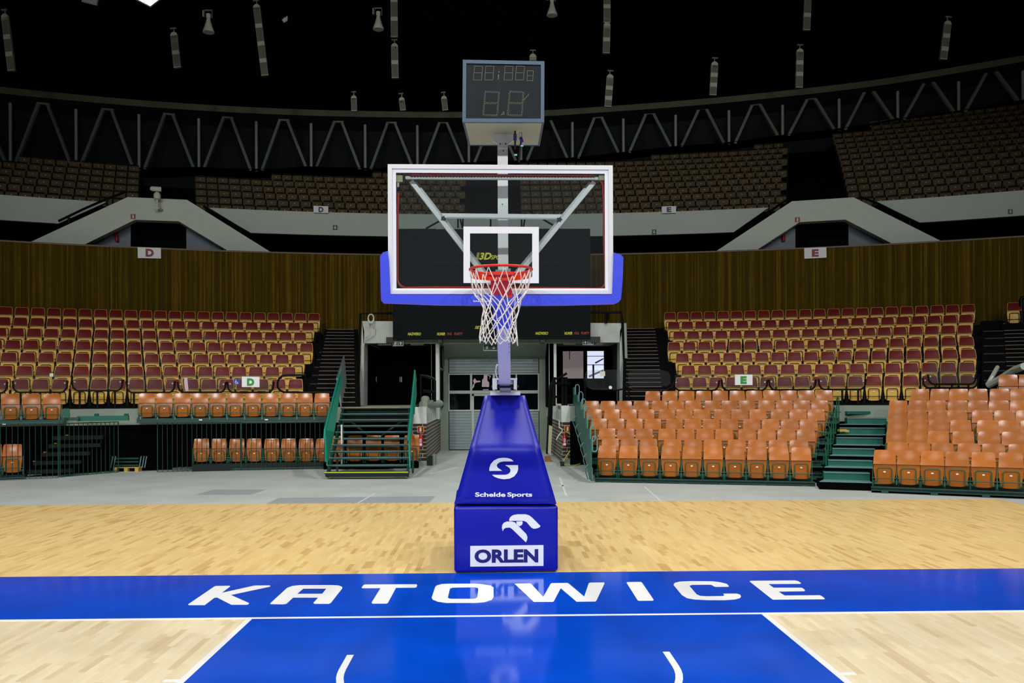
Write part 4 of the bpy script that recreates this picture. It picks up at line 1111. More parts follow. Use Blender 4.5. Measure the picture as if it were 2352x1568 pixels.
# portals
def portal(label, outer, inner, dx0, dx1, dtop, ext_px, wallbox, D=37.4):
    r = empty('stair_portal', (0,0,0), 0, label, 'wall')
    cxp = sum(p[0] for p in outer)/4; pc = Cy(cxp, 520, D); an = -azim(pc)
    def pl(x, y, off=0.0):
        p0 = pc + Vector((-math.sin(an), math.cos(an), 0))*off
        return Ln(x, y, (p0.x, p0.y), an)
    n_ = Vector((-math.sin(an), math.cos(an), 0))
    lp = [pl(*p) for p in outer] ; li = [pl(*p) for p in inner]
    # polygon goes round the outer edge then back along the inner one
    low = 2.0
    l0 = lp[0] + (lp[0]-lp[1])*.06; l3 = lp[3] + (lp[3]-lp[2])*.06; i0 = li[0] + (li[0]-li[1])*.12; i3 = li[3] + (li[3]-li[2])*.12
    MB().prism([[l0, lp[1], lp[2], l3, i3, li[2], li[1], i0]], n_*.5).build('portal_face', M_portal, r)
    # recessed grey side walls with a black sheet for the shade between them
    a = [pl(inner[0][0]-8, inner[0][1]+14, .9), pl(inner[1][0]+2, inner[1][1]-12, .9), pl(dx0, dtop, .9), pl(dx0, inner[0][1]+26, .9)]
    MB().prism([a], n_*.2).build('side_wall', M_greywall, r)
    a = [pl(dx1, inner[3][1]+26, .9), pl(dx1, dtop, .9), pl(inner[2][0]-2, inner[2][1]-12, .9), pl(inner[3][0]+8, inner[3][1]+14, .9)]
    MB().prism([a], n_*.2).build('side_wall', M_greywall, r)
    a = [pl(dx0, dtop-8, 1.2), pl(dx1, dtop-8, 1.2), pl(dx1, inner[3][1]+26, 1.2), pl(dx0, inner[3][1]+26, 1.2)]
    MB().prism([a], n_*.1).build('opening_shade_sheet', M_dark, r)
    q = [pl(inner[1][0]-2, dtop-6, .55), pl(inner[2][0]+2, dtop-6, .55)]
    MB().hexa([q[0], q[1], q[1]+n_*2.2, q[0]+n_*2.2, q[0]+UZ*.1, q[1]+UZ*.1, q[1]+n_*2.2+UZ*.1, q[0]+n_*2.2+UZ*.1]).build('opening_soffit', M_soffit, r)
    mb = MB()
    x = dx1 - (dx1-dx0)*.75
    while x < dx1:
        a_ = pl(x, inner[0][1]+22, 1.15); b_ = pl(x, dtop+44, 1.15); mb.tube([a_, b_], .012, 4); x += 3.1
    mb.build('grille_bar', M_dkgreen, r)
    ex = empty('fire_extinguisher', (0,0,0)); ex.scale = (.8,.8,.8); p = pl(ext_px, 543, .72)
    ex.location = p; tag(ex, 'small fire extinguisher hanging inside the ' + ('left' if cxp < 1000 else 'right') + ' stair portal', 'extinguisher')
    MB().lathe([(.0,-.25),(.085,-.24),(.09,.12),(.05,.2),(.03,.22)], (0,0,0), n=12).build('cylinder', M_sred, ex, True)
    MB().lathe([(.03,.21),(.04,.28),(.0,.3)], (0,0,0), n=8).build('valve', M_black, ex, True)
    MB().tube([(.0,-.02,.26),(-.1,-.06,.2),(-.12,-.06,.0)], .015, 6).build('hose', M_black, ex, True)
    return pl, n_
plD, nD = portal('white angular stair portal above the wooden wall, left side', [(84,549),(292.8,452.5),(429.4,458.6),(616,575)], [(203,557),(310,504.5),(410.6,508),(516.6,571.5)], 300, 428, 506, 268, None)
plE, nE_ = portal('white angular stair portal above the wooden wall, right side', [(1647.8,574.7),(1819,462),(1960.7,453),(2153,549)], [(1743,570.7),(1836.4,510),(1941.7,504),(2043.7,556.5)], 1827, 1949, 504, 1800, None)
# aisle walls up beside the portals (dark), handrails
def rail_px(pts, D, r, label, m=M_black_tube, posts=()):
    mb = MB(); mb.tube([Cy(x, y, D) for x, y in pts], r, 6)
    for x, y0, y1 in posts: mb.tube([Cy(x, y0, D), Cy(x, y1, D)], r*.9, 6)
    return tag(mb.build('handrail', m, None, True), label, 'handrail')
rail_px([(134,508),(192,480),(240,459),(290,440)], 38.2, .05, 'black sloping handrail left of the left stair portal', posts=[(158,497,512),(246,457,472)])
rail_px([(468,472),(475,480),(574,536)], 38.2, .05, 'black sloping handrail right of the left stair portal', posts=[(474,479,488),(552,524,534)])
rail_px([(1685,537),(1770,484),(1812,455)], 38.2, .05, 'black sloping handrail left of the right stair portal', posts=[(1775,480,492)])
rail_px([(1975,452),(2008,464),(2110,513)], 38.2, .05, 'black sloping handrail right of the right stair portal', posts=[(2006,463,475),(2090,504,516)])
# scoreboard-side black balcony rails seen through the glass
mb = MB()
Dk = 36.6
for p, q in (((978,525),(1052,484)),((1214,484),(1284,525)),((1052,490),(1140,490)),((1168,491),(1208,491)),((1052,488),(1052,523)),((1063,490),(1063,523)),((1127,490),(1127,523)),((1198,490),(1198,523)),((1208,488),(1202,523)),((1054,492),(1062,523)),((1028,484),(1028,497))):
    mb.tube([Cy(*p, Dk), Cy(*q, Dk)], .04, 6)
tag(mb.build('steel_support_frame', M_dkgreen, None, True), 'dark steel frame rising above the scoreboard behind the backboard glass', 'frame')

# ---- upper tier seats
def kmax(x):
    if x < 55: return 4
    if x < 330: return 5
    if x < 440: return -1
    if x < 620: return 4
    if x < 867: return 5
    if x < 1085: return 6
    if x < 1192: return -1
    if x < 1500: return 8
    if x < 1732: return 9
    if x < 1822: return 10
    if x < 1908: return -1
    if x < 2000: return 11
    return 13
blocks = [('far left', None, lambda t: 318+8*t), ('left of centre', lambda t: 449-5*t, lambda t: 1076+8*t), ('right of centre', lambda t: 1196-6*t, lambda t: 1814+6*t), ('far right', lambda t: 1950-42*t, None)]
def upper_mesh():
    mb = MB()
    mb.grid(pan_fn(.40,.45,.34,.675,-.05,-.035), 4, 3, (0,.016,0), 0)
    mb.grid(bk_fn(.45,.42,.60,.78,-.02,.06,.03), 4, 2, (0,.02,0), 1)
    c = Vector((0,-.072,.56)); mb.prism([[c + Vector((.022*math.cos(2*PI*i/8), 0, .014*math.sin(2*PI*i/8))) for i in range(8)]], (0,.006,0), 2)
    mb.box((-.245,-.02,0),(-.232,.04,.6),1); mb.box((.232,-.02,0),(.245,.04,.5),1); mb.box((-.25,.0,.02),(.25,.04,.10),1)
    return mb
um = upper_mesh(); uo = um.build('upper_tier_seat', [M_dkpan, M_dkback, M_plate], None, True)
cands = []
for bi, (bn, fl_, fr_) in enumerate(blocks):
    for k in range(0, 14):
        D = DT0 + TT*k; R = D+11; dth = .515/R; tt = k/12
        a0 = azim(Cy(-30, 400, D)) if fl_ is None else azim(Cy(fl_(tt), 400, D))
        a1 = azim(Cy(2385, 400, D)) if fr_ is None else azim(Cy(fr_(tt), 400, D))
        n = max(1, round((a1-a0)/dth)); 
        for i in range(n):
            a = (a1 - dth*(n-i-.5)) if fl_ is None else (a0 + dth*(i+.5))
            p = ringp(D, a, uz(k)-SH); px = HX + p.x/p.y*FX; pyt = HY - (p.z+.78-H)/p.y*FX - RHO*(px-HX)
            if k > kmax(px): continue
            if fr_ is not None and a + dth*.4 > a1: continue
            hid = (890 < px < 1410 and pyt < 377 and pyt > 377) or (1143 < px < 1168)
            cands.append((p.y, k, bi, i, p, a, hid))
vis = sorted([c for c in cands if not c[6]], key=lambda c: c[0])
ind = vis[:300]; rest = vis[300:]
first = True
UR = ['front row','second row','third row','fourth row','fifth row','sixth row','seventh row','eighth row','ninth row','tenth row','eleventh row','twelfth row','thirteenth row','fourteenth row']
for (_, k, bi, i, p, a, _h) in ind:
    o = uo if first else uo.copy()
    if not first: COL.objects.link(o)
    first = False; o.location = p; o.rotation_euler = (0,0,-a)
    tag(o, f'dark upper tier seat, {UR[k]}, {ORD[i+1] if i < 36 else ORD[i-29].replace("th","th") + " after the thirtieth"} from left, {blocks[bi][0]} block', 'seat', 'dark seats in the upper tier')
mb = MB(); ca = {}
for (_, k, bi, i, p, a, _h) in rest:
    n = len(mb.v); c_, s_ = math.cos(-a), math.sin(-a)
    mb.v += [(x*c_-y*s_+p.x, x*s_+y*c_+p.y, z+p.z) for x, y, z in um.v]
    mb.f += [tuple(n+q for q in f) for f in um.f]; mb.m += um.m
tag(mb.build('distant_upper_tier_seats', [M_dkpan, M_dkback, M_plate]), 'rows of small dark seats high up at the back of the upper tier', 'seats', None, 'stuff')

# ---- ring of columns, v struts and fascia
DC = 51.5
cols = [(24,229,372),(175,245,375),(319.6,257.7,387),(457,267,383),(589,273,390),(715,278,381),(839,281.4,387),(959,282,380),(1077,280,372),(1197,277,368),(1315,273,362),(1432,266,349),(1552,255,335),(1674.5,244.8,328),(1797.6,234.7,309.6),(1927.5,218.5,296.6),(2062,199,273),(2202,178,255.7),(2350,150,230)]
for i, (x, yt, yb) in enumerate(cols):
    a = Cy(x, yb+4, DC); b = Cy(x, yt, DC)
    mb = MB().lathe([(.085,0),(.085,(b-a).length)], (0,0,0), n=10)
    o = mb.build('steel_column', M_pipe, None, True, loc=a)
    tag(o, f'upright pale steel pipe column, {ORD[i+1]} from the left under the roof ring', 'column', 'upright pipes under the roof ring')
for i in range(len(cols)-1):
    x0, t0, b0_ = cols[i]; x1, t1, b1_ = cols[i+1]; mx = (x0+x1)/2
    mt = (t0+t1)/2 + 2
    if i == 0: mt = 240
    ap_ = Cy(mx, mt, DC-.3); f1_ = Cy(x0+13, b0_+2, DC-.3); f2_ = Cy(x1-12, b1_+2, DC-.3)
    r = empty('v_strut', ap_, 0, f'inverted v-shaped pair of grey pipes, {ORD[i+1]} from the left under the roof ring', 'strut', 'inverted v struts under the roof ring')
    tdir = Vector((math.cos(-azim(ap_)), math.sin(-azim(ap_)), 0))
    for s, ft in ((-1, f1_), (1, f2_)):
        st_ = ap_ + tdir*s*.22
        MB().beam(st_-ap_, ft-ap_, .15, .17, up=(0,1,0)).build('strut', M_diag, r)
    MB().beam(-tdir*.30+UZ*.04, tdir*.30+UZ*.04, .16, .10).build('bracket', M_diag, r)
# pieces of strut cut by the left edge
r = tag(MB().beam(Cy(-40,250,DC-.3), Cy(12,370,DC-.3), .15, .17, up=(0,1,0)).build('v_strut', M_diag), 'grey slanting pipe cut off by the left edge of the frame', 'strut', 'inverted v struts under the roof ring')
fas = [(0,199),(344,231.5),(536,244),(899,255.6),(1060,257),(1260,253),(1400,243),(1797,208.5),(2007,184),(2352,125.5)]
fa = [(azim(Cy(x, y, DC-.8)), Cy(x, y, DC-.8).z) for x, y in fas]
def interp(tab, a):
    if a <= tab[0][0]: return tab[0][1]
    for (a0, z0), (a1, z1) in zip(tab[:-1], tab[1:]):
        if a <= a1: return z0 + (z1-z0)*(a-a0)/(a1-a0)
    return tab[-1][1]
zf = lambda a: interp(fa, a)
gc = tag(empty('ceiling'), kind='structure')
cb = [(azim(Cy(x, yb+5, DC)), Cy(x, yb+5, DC).z) for x, yt, yb in cols]
MB().ring(DC-.5, lambda a: interp(cb, a), DC+3.5, lambda a: interp(cb, a), AL, AR, 60).build('column_ledge', M_dark, gc)
MB().ring(DC-.8, lambda a: zf(a)-.34, DC-.8, zf, AL, AR, 90).build('fascia_lip', M_fascia, gc)
MB().ring(DC-.8, lambda a: zf(a)-.34, DC+.6, lambda a: zf(a)-.75, AL, AR, 90).build('ring_soffit', M_backdark, gc)
MB().ring(DC+3.5, 9, DC+.6, lambda a: zf(a)-.70, AL, AR, 90).build('back_wall', M_backdark, gc)
# black dome
mb = MB(); nn = 10
for j in range(nn):
    t0, t1 = j/nn, (j+1)/nn
    def zz(t): return (lambda a: zf(a) + 13*math.sin(t*PI/2))
    mb.ring((DC-.8)*(1-t0)-10.9*t0, zz(t0), (DC-.8)*(1-t1)-10.9*t1, zz(t1), -PI, PI, 96)
mb.build('dome', M_ceiling, gc)

# ---- panels, horns, floodlights under the roof
def baffle(x0, y0, x1, y1, bands, D=40.0, w=16, top=True, lbl=''):
    a = Cy(x0, y0, D); b = Cy(x1, y1, D); wd = w*a.y/FX
    r = empty('hanging_panel', a, 0, lbl, 'panel', 'narrow panels hanging under the roof')
    d = (b-a); L_ = d.length; dn = d.normalized(); sx_ = Vector((1,0,0)); sx_ = (sx_ - dn*sx_.dot(dn)).normalized(); ny = sx_.cross(dn)
    def pr(s, t0, t1, m, nm, th=.05, ww=1.0):
        MB().obox(dn*(t0+t1)/2*L_, sx_*wd/2*ww, ny*th, dn*(t1-t0)*L_/2).build(nm, m, r)
    pr(0, .0, 1, M_baffle, 'mesh_face', .05, .86)
    for s in (-1, 1): MB().obox(sx_*s*wd*.46 + dn*L_/2, sx_*.012, ny*.06, dn*L_/2).build('edge_rail', M_diag, r)
    for t in bands: pr(0, t-.09/L_*1, t+.09/L_*1, M_bafflecap, 'cross_band', .07)
    pr(0, 1-.03/L_, 1, M_bafflecap, 'cross_band', .07)
    if top:
        cap = [sx_*wd/2*math.cos(t*PI/10) - dn*wd*.5*math.sin(t*PI/10) + ny*.05 for t in range(11)]
        MB().prism([cap + [cap[-1]*1 + dn*.12, cap[0] + dn*.12]], -ny*.1).build('rounded_cap', M_bafflecap, r)
        MB().obox(-dn*(wd*.5+.16), sx_*wd*.42, ny*.05, dn*.02).box((-.02,-.02,wd*.5),(.02,.02,wd*.5+.16)).build('hanger', M_diag, r)
for i, q in enumerate([(12,40,27,163,(.37,.69)),(400,82,408,156,(.53,)),(590,18,609,174,(.27,.53,.78)),(905,-40,906,86,(.33,.67)),(906.5,108,908,180,(.5,)),(813,226,814,256,()),(923,230,926,254,()),(1020,227,1023,254,()),(1394,-40,1394,53,(.6,)),(1394,60,1392,123,(.5,)),(1401,179,1396,246,(.35,.7)),(1224,132,1224,200,(.5,)),(1641,150,1637,219,(.33,.66)),(1837,120,1835,202,(.3,.62)),(1857,-45,1852,70,(.3,.7)),(2176,56,2166,137,(.33,.7))]):
    names = ['cut near the left edge','short one left of the horn speaker','long one between two horn speakers on the left','at the top edge above the backboard left end','just below the panel at the top edge, left of the clock','tiny one above the roof ring, leftmost of three tiny ones','tiny one above the roof ring, middle of three tiny ones','tiny one above the roof ring nearest the clock','at the top edge right of the clock','directly under the top edge panel right of the clock','low one right of the clock touching the roof ring','half hidden behind the shot clock','fourth from the right under the roof','low one third from the right touching the roof ring','at the top edge second from the right','rightmost one under the roof']
    baffle(*q[:4], q[4], lbl='grey roof panel, ' + names[i], w=13 if i in (5,6,7) else 16)
def horn(x, y, lbl, D=38, s=1.0):
    p = Cy(x, y, D); r = empty('horn_speaker', p, 0, lbl, 'speaker', 'horn speakers under the roof')
    MB().lathe([(.23*s,-.30*s),(.24*s,-.27*s),(.16*s,-.05*s),(.10*s,.15*s),(.07*s,.3*s),(.10*s,.32*s),(.10*s,.46*s),(.02,.48*s)], (0,0,0), n=20).build('horn', M_offwhite, r, True)
    mb = MB().box((-.18*s,-.02,.35*s),(-.16*s,.02,.62*s)).box((.14*s,-.02,.3*s),(.16*s,.02,.62*s)).box((-.18*s,-.02,.60*s),(.16*s,.02,.64*s)); mb.build('bracket', M_diag, r)
    MB().box((-.24*s,-.02,.36*s),(-.21*s,.02,.62*s)).build('label_strip', M_offwhite, r)
horn(479, 58, 'pale horn speaker hanging at upper left'); horn(869, 52, 'pale horn speaker hanging left of the shot clock'); horn(1268, 20, 'pale horn speaker cut by the top edge right of the shot clock')
p = Cy(654, 46, 38); r = empty('ceiling_spotlight', p, 0, 'tiny pale spotlight under the roof between two horn speakers', 'spotlight'); MB().lathe([(.08,-.1),(.1,.08),(.02,.1)], (0,0,0), (1,.2,.8), 10).build('lamp_body', M_offwhite, r, True); MB().box((.06,-.01,.02),(.12,.01,.16)).build('bracket', M_offwhite, r)
# floodlights
def flood(px, D, m, lbl):
    pts = [Cy(x, y, D) for x, y in px]; c = sum(pts, Vector())/len(pts)
    r = empty('floodlight', c, 0, lbl, 'floodlight')
    loc = [p-c for p in pts]; cc_ = [q*.86 for q in loc]
    MB().prism([loc, cc_], (0,.08,.03)).build('housing_frame', M_silver, r); MB().prism([[q+Vector((0,.02,.01)) for q in cc_]], (0,.02,.0)).build('lamp_glass', m, r)
    MB().prism([[q*1.0+Vector((0,.09,.04)) for q in loc]], (0,.3,.25)).build('housing', M_black, r)
    return c
lc = flood([(308,-2),(345,17),(385,-14),(350,-32)], 34, M_lampglass, 'brightly lit floodlight cut by the top edge at left')
flood([(187,4),(222,13),(228,-20),(192,-30)], 34, M_lampdim, 'unlit floodlight at the top edge left of the lit one')

# ================================================================== SCOREBOARD
YS = 30.4
sbp = P(1129,651,YS); sb = empty('arena_scoreboard', (sbp.x, YS, 2.5), 0, 'large black unlit scoreboard hanging above the tunnel behind the hoop', 'scoreboard')
def sbb(mb, nm, m, par=None): return adopt(mb.build(nm, m, None), par or sb, sb)
def SP(x, y, off=0.0): p = P(x, y, YS); return p + Vector((0,off,0))
vx = [902,1001,1064,1195.5,1294,1356]; hy = [524.5,601,703.5,779]
for j in range(3):
    cols_ = [902,1001,1294,1356] if j < 2 else vx
    for xa, xb in zip(cols_[:-1], cols_[1:]):
        a = SP(xa+.5, hy[j+1]-.5); b = SP(xb-.5, hy[j]+.5); sbb(MB().box((a.x,YS,a.z),(b.x,YS+.22,b.z)), 'display_panel', M_board)
a = SP(902,779); b = SP(1356,524.5); sbb(MB().box((a.x+.01,YS+.012,a.z+.01),(b.x-.01,YS+.3,b.z-.01)), 'cabinet', M_seam)
def stext(s, x0, y0, x1, y1, m, shear=.35, bold=.02, nm='lettering'):
    mp = quadmap(SP(x0,y1,-.02), SP(x1,y1,-.02), SP(x0,y0,-.02)); return sbb(text_mb(s, mp, (0,.015,0), shear=shear, bold=bold), nm, m)
stext('NAZWISKO',936.5,763.5,967,770,M_yel); stext('NUMER',1003.5,763.5,1022.5,770,M_yel); stext('FAUL',1026.5,763.5,1038,769.5,M_redp); stext('PUNKTY',1043,763.5,1063,769.5,M_redp)
stext('NAZWISKO',1229.5,762,1259,768.5,M_yel); stext('NUMER',1296,762,1314.5,768.5,M_yel); stext('FAUL',1318.5,762,1330,768,M_redp); stext('PUNKTY',1334,762,1354,768,M_redp)
stext('SET NR',1090.5,748.5,1122,755,M_yel)
stext('3D',1100,580,1129,596.5,M_yel, .3, .04); stext('SPORT',1127,586,1166,596,M_yel, .3, .02)
sbb(MB().prism([[SP(x, y, -.02) for x, y in ((1096,580),(1102,579.5),(1099,596),(1093,596))]], (0,.015,0)), 'logo_bar', M_olive)
mb = MB()
for x in (1010,1129.5,1247): a = SP(x-5,787); b = SP(x+5,779); mb.box((a.x,YS+.05,a.z),(b.x,YS+.55,b.z))
a = SP(885,787); b = SP(902,773); mb.box((a.x,YS+.2,a.z),(b.x,YS+.5,b.z)); a = SP(1356,785); b = SP(1380,772); mb.box((a.x,YS+.2,a.z),(b.x,YS+.5,b.z))
sbb(mb, 'mounting_bracket', M_black)
# black rails on top of the portal block and cable coil
tag(MB().tube([P(822,930,YH-.1), P(828,720,YH-.1), P(905,719,YH-.1)], .045, 8).build('handrail', M_black_tube, None, True), 'black rail running up and over the left corner of the portal block', 'handrail')
tag(MB().tube([P(1357,717,YH-.1), P(1428,717.5,YH-.1), P(1430,745,YH-.1), P(1434,830,YH-.1)], .045, 8).tube([P(1392,717,YH-.1),P(1392,742,YH-.1)],.05,8).tube([P(1397,717,YH-.1),P(1397,735,YH-.1)],.03,8).build('handrail', M_black_tube, None, True), 'black rail over the right corner of the portal block', 'handrail')
tag(MB().tube([P(1436,742,YH-.3), P(1438.5,830,YH-.3)], .05, 8).build('handrail', M_doorframe, None, True), 'pale upright rail beside the right corner of the portal block', 'handrail')
mb = MB(); c = P(852,731,YH-.2)
for rr, dz in ((.13,0),(.115,.01),(.145,-.01)):
    mb.tube([c + Vector((rr*.75*math.cos(t*PI/8), -.02*rr, dz+rr*1.15*math.sin(t*PI/8))) for t in range(16)], .014, 6, True)
mb.tube([P(854,743,YH-.15), P(862,752,YH-.1), P(860,768,YH-.1), P(850,775,YH-.1), P(838,782,YH-.1), P(835,800,YH-.1)], .014, 6)
mb.tube([P(848,743,YH-.15), P(847,752,YH-.1), P(851,764,YH-.1), P(838,775,YH-.1)], .012, 6)
tag(mb.build('cable_coil', M_offwhite, None, True), 'coil of white cable hanging on the rail at the left portal corner', 'cable')

# ================================================================== SIGNS
def plate(nm, lbl, cat, pl_, n_, q, m, th=.02, group=None):
    pts = [pl_(*p) for p in q]; o_ = MB().prism([pts], n_*th).build(nm, m); return tag(o_, lbl, cat, group)
def onring(D, x):
    p0 = Cy(x, 500, D); an = -azim(p0); n_ = Vector((-math.sin(an), math.cos(an), 0))
    return (lambda xx, yy, off=0.0: Ln(xx, yy, ((p0 - n_*(-off)).x, (p0 - n_*(-off)).y), an)), n_
def letter_on(o_, s, pl_, n_, x0, y0, x1, y1, m, sl=0.0, bold=.03, off=-.02):
    mp = quadmap(pl_(x0, y1, off), pl_(x1, y1+sl, off), pl_(x0, y0, off)); l = text_mb(s, mp, n_*.015, bold=bold).build('letter', m); l.parent = o_
pl_, n_ = onring(DW-.1, 343); o_ = plate('letter_sign', 'white sign with dark red letter D on the wooden wall', 'sign', pl_, n_, [(316,567.5),(369.5,569),(370,593.5),(316.5,592.5)], M_whitep); letter_on(o_, 'D', pl_, n_, 334.5, 571, 353, 589, M_letred, .4, .05)
pl_, n_ = onring(DW-.1, 1872); o_ = plate('letter_sign', 'white sign with dark red letter E on the wooden wall', 'sign', pl_, n_, [(1847,569.5),(1898,567.5),(1898.5,591.5),(1847.5,594)], M_whitep); letter_on(o_, 'E', pl_, n_, 1865, 572.5, 1880.5, 589.5, M_letred, -.5, .05)
pl_, n_ = onring(DBD-.15, 737); o_ = plate('letter_sign', 'small white sign with navy letter D on the left balcony', 'sign', pl_, n_, [(720,472.5),(754,473.5),(754,489),(720,488)], M_whitep); letter_on(o_, 'D', pl_, n_, 731.5, 475, 743, 487, M_letblue, .2, .05)
pl_, n_ = onring(DBD-.15, 1537); o_ = plate('letter_sign', 'small white sign with navy letter E on the right balcony', 'sign', pl_, n_, [(1520,474),(1553,473),(1553,488.5),(1520,489.5)], M_whitep); letter_on(o_, 'E', pl_, n_, 1531.5, 475.5, 1542, 487, M_letblue, -.2, .05)
pl_, n_ = onring(26.0, 575); o_ = plate('letter_sign', 'white sign with green letter D on the left seat railing', 'sign', pl_, n_, [(555.5,864.5),(596,865),(596,889),(555.5,888.5)], M_whitep); letter_on(o_, 'D', pl_, n_, 567.5, 868.5, 583.5, 885, M_letgreen, 0, .05)
pl_, n_ = onring(26.0, 1707); o_ = plate('letter_sign', 'white sign with green letter E on the right seat railing', 'sign', pl_, n_, [(1688,860),(1728.5,860),(1728.5,884),(1688,884)], M_whitep); letter_on(o_, 'E', pl_, n_, 1701, 863.5, 1715, 880.5, M_letgreen, 0, .05)
pl_, n_ = onring(26.0, 543); o_ = plate('wheelchair_sign', 'blue wheelchair sign on the left seat railing beside the D', 'sign', pl_, n_, [(537,870),(549.5,870),(549.5,883),(537,883)], M_wblue)
mb = MB(); cc_ = pl_(543,878,-.02); mb.tube([cc_ + Vector((.035*math.cos(t), 0, .035*math.sin(t))) for t in [PI*.6+i*.45 for i in range(10)]], .008, 5)
mb.tube([pl_(542,872.5,-.02), pl_(542.3,877,-.02), pl_(545,877.5,-.02), pl_(546.5,881,-.02)], .009, 5); q_ = pl_(542,871.6,-.02); mb.lathe([(.0,-.012),(.012,0),(0,.012)], q_, n=8); l = mb.build('wheelchair_symbol', M_whitep); l.parent = o_
def exit_sign(x0, y0, x1, y1, Y, lbl, order, box=True, arrow='up'):
    def S_(x, y, o=0.0): return P(x, y, Y) + Vector((0, o, 0))
    o_ = tag(MB().prism([[S_(x0,y0), S_(x1,y0), S_(x1,y1), S_(x0,y1)]], (0,.12,0)).build('exit_sign', M_sgreen), lbl, 'sign')
    w = x1-x0; h = y1-y0; mid_ = x0+w/2
    mb = MB()
    if box:
        for a, b in (((x0,y0),(x1,y0+.9)),((x0,y1-.9),(x1,y1)),((x0,y0),(x0+.8,y1)),((x1-.8,y0),(x1,y1)),((mid_-.5,y0),(mid_+.5,y1))):
            p, q = S_(*a), S_(*b); mb.box((p.x,Y-.012,q.z),(q.x,Y,p.z))
    ax_ = x0+w*.26 if order == 'arrow' else x0+w*.74; rx = x0+w*.74 if order == 'arrow' else x0+w*.26
    sg = 1 if arrow == 'up' else -1; cy_ = y0+h/2
    mb.prism([[S_(ax_+dx, cy_-sg*dy*h/13, -.012) for dx, dy in ((0,4.2),(3.2,.8),(3.2,-.6),(.8,1.8),(.8,-4),(-.8,-4),(-.8,1.8),(-3.2,-.6),(-3.2,.8))]], (0,.012,0))
    fl_ = 1 if order == 'arrow' else -1
    k_ = h/13
    for l in ([(-3,-4.5),(-2,-4.5),(-2,4.5),(-3,4.5)], [(1.2,-4.6),(2.6,-4.6),(2.6,-3.4),(1.2,-3.4)], [(-1,-2.8),(1.8,-3.0),(3.2,-.6),(2.4,-.2),(1.2,-1.6),(.8,.6),(2.4,2.4),(2.0,4.6),(1.1,4.6),(1.2,2.9),(-.4,1.6),(-1.8,3.4),(-2.2,2.6),(-.6,.4),(-.2,-1.8),(-1,-1.4)]):
        mb.prism([[S_(rx+dx*k_, cy_+dy*k_, -.012) for dx, dy in l]], (0,.012,0))
    l = mb.build('symbols', M_whitep); l.parent = o_
exit_sign(902,782.5,927,794.5,YH-.3,'green exit sign with arrow and running man over the left tunnel opening','man'); exit_sign(1338,780,1363,792,YH-.3,'green exit sign with arrow and running man over the right tunnel opening','arrow')
exit_sign(1111,792,1142,804,YH+.3,'green exit sign partly behind the hoop pole above the garage door','man', False, 'down')
mb = MB(); p, q = P(1110,805.3,YH+.29), P(1142,804,YH+.29); mb.box((p.x,p.y,p.z),(q.x,p.y+.1,q.z)); p, q = P(1110,805.3,YH+.29), P(1111,791.5,YH+.29); mb.box((p.x,p.y,p.z),(q.x,p.y+.1,q.z)); l = mb.build('sign_edge', M_offwhite); l.parent = bpy.data.objects['exit_sign.002']
def small_arrow(x, y, D, lbl, s=5.2):
    pl_, n_ = onring(D, x); o_ = plate('direction_sign', lbl, 'sign', pl_, n_, [(x-s,y-s),(x+s,y-s),(x+s,y+s),(x-s,y+s)], M_sgreen)
    l = MB().prism([[pl_(x+dx, y+dy, -.015) for dx, dy in ((-.7,-3.6),(.7,-3.6),(.7,1),(2.4,-.6),(2.4,.9),(0,3.6),(-2.4,.9),(-2.4,-.6),(-.7,1))]], n_*.01).build('arrow', M_whitep); l.parent = o_
small_arrow(769.8,522,DBD-.05,'small green down-arrow sign on the balcony left of the backboard'); small_arrow(1502.5,532,DBD-.05,'small green down-arrow sign on the balcony right of the backboard'); small_arrow(2321,485.5,DBD-.05,'small green down-arrow sign on the balcony at far right')
def fire_sign(pl_, n_, x, y, s, lbl):
    o_ = plate('fire_sign', lbl, 'sign', pl_, n_, [(x-s,y-s),(x+s,y-s),(x+s,y+s),(x-s,y+s)], M_yply, .02)
    l = MB().prism([[pl_(x+dx*s*.84, y+dy*s*.84, -.012) for dx, dy in ((-1,-1),(1,-1),(1,1),(-1,1))]], n_*.01).build('red_field', M_sred); l.parent = o_
    l = MB().prism([[pl_(x+dx*s, y+dy*s, -.024) for dx, dy in ((-.18,-.6),(.1,-.7),(.28,-.45),(.28,.65),(-.25,.65),(-.25,-.2))]], n_*.01).build('extinguisher_symbol', M_offwhite); l.parent = o_
fire_sign(plD, nD, 305.5, 497, 6, 'red fire sign on the left stair portal'); fire_sign(plE, nE_, 1831.5, 504.5, 6, 'red fire sign on the right stair portal')
fsp = lambda Y: (lambda x, y, off=0.0: P(x, y, Y) + Vector((0,off,0)))
fire_sign(fsp(25.72), Vector((0,1,0)), 966, 986, 7.5, 'red fire sign on the brick pier left of the tunnel'); fire_sign(fsp(26.5), Vector((0,1,0)), 1303.5, 984.5, 7.5, 'red fire sign on the brick pier right of the tunnel')
def exting(x, y0, y1, Y, lbl):
    a = P(x, y1, Y); b = P(x, y0, Y); h = b.z-a.z; r = empty('fire_extinguisher', a, 0, lbl, 'extinguisher')
    MB().lathe([(0,0),(.058,.01),(.062,.03),(.062,h*.72),(.045,h*.8),(.022,h*.84)], (0,0,0), n=16).build('cylinder', M_extred, r, True)
    MB().lathe([(.02,h*.83),(.028,h*.9),(.0,h*.92)], (0,0,0), n=8).box((-.05,-.015,h*.9),(.03,.015,h*.96)).build('valve', M_silver, r, True)
    MB().tube([(.02,0,h*.9),(.085,-.01,h*.84),(.09,-.01,h*.45)], .012, 6).build('hose', M_black, r, True)
    MB().box((-.045,-.066,.05),(.035,-.052,.12)).build('label', M_whitep, r); MB().box((-.035,-.066,h*.3),(.03,-.056,h*.55)).build('label', M_pink, r)
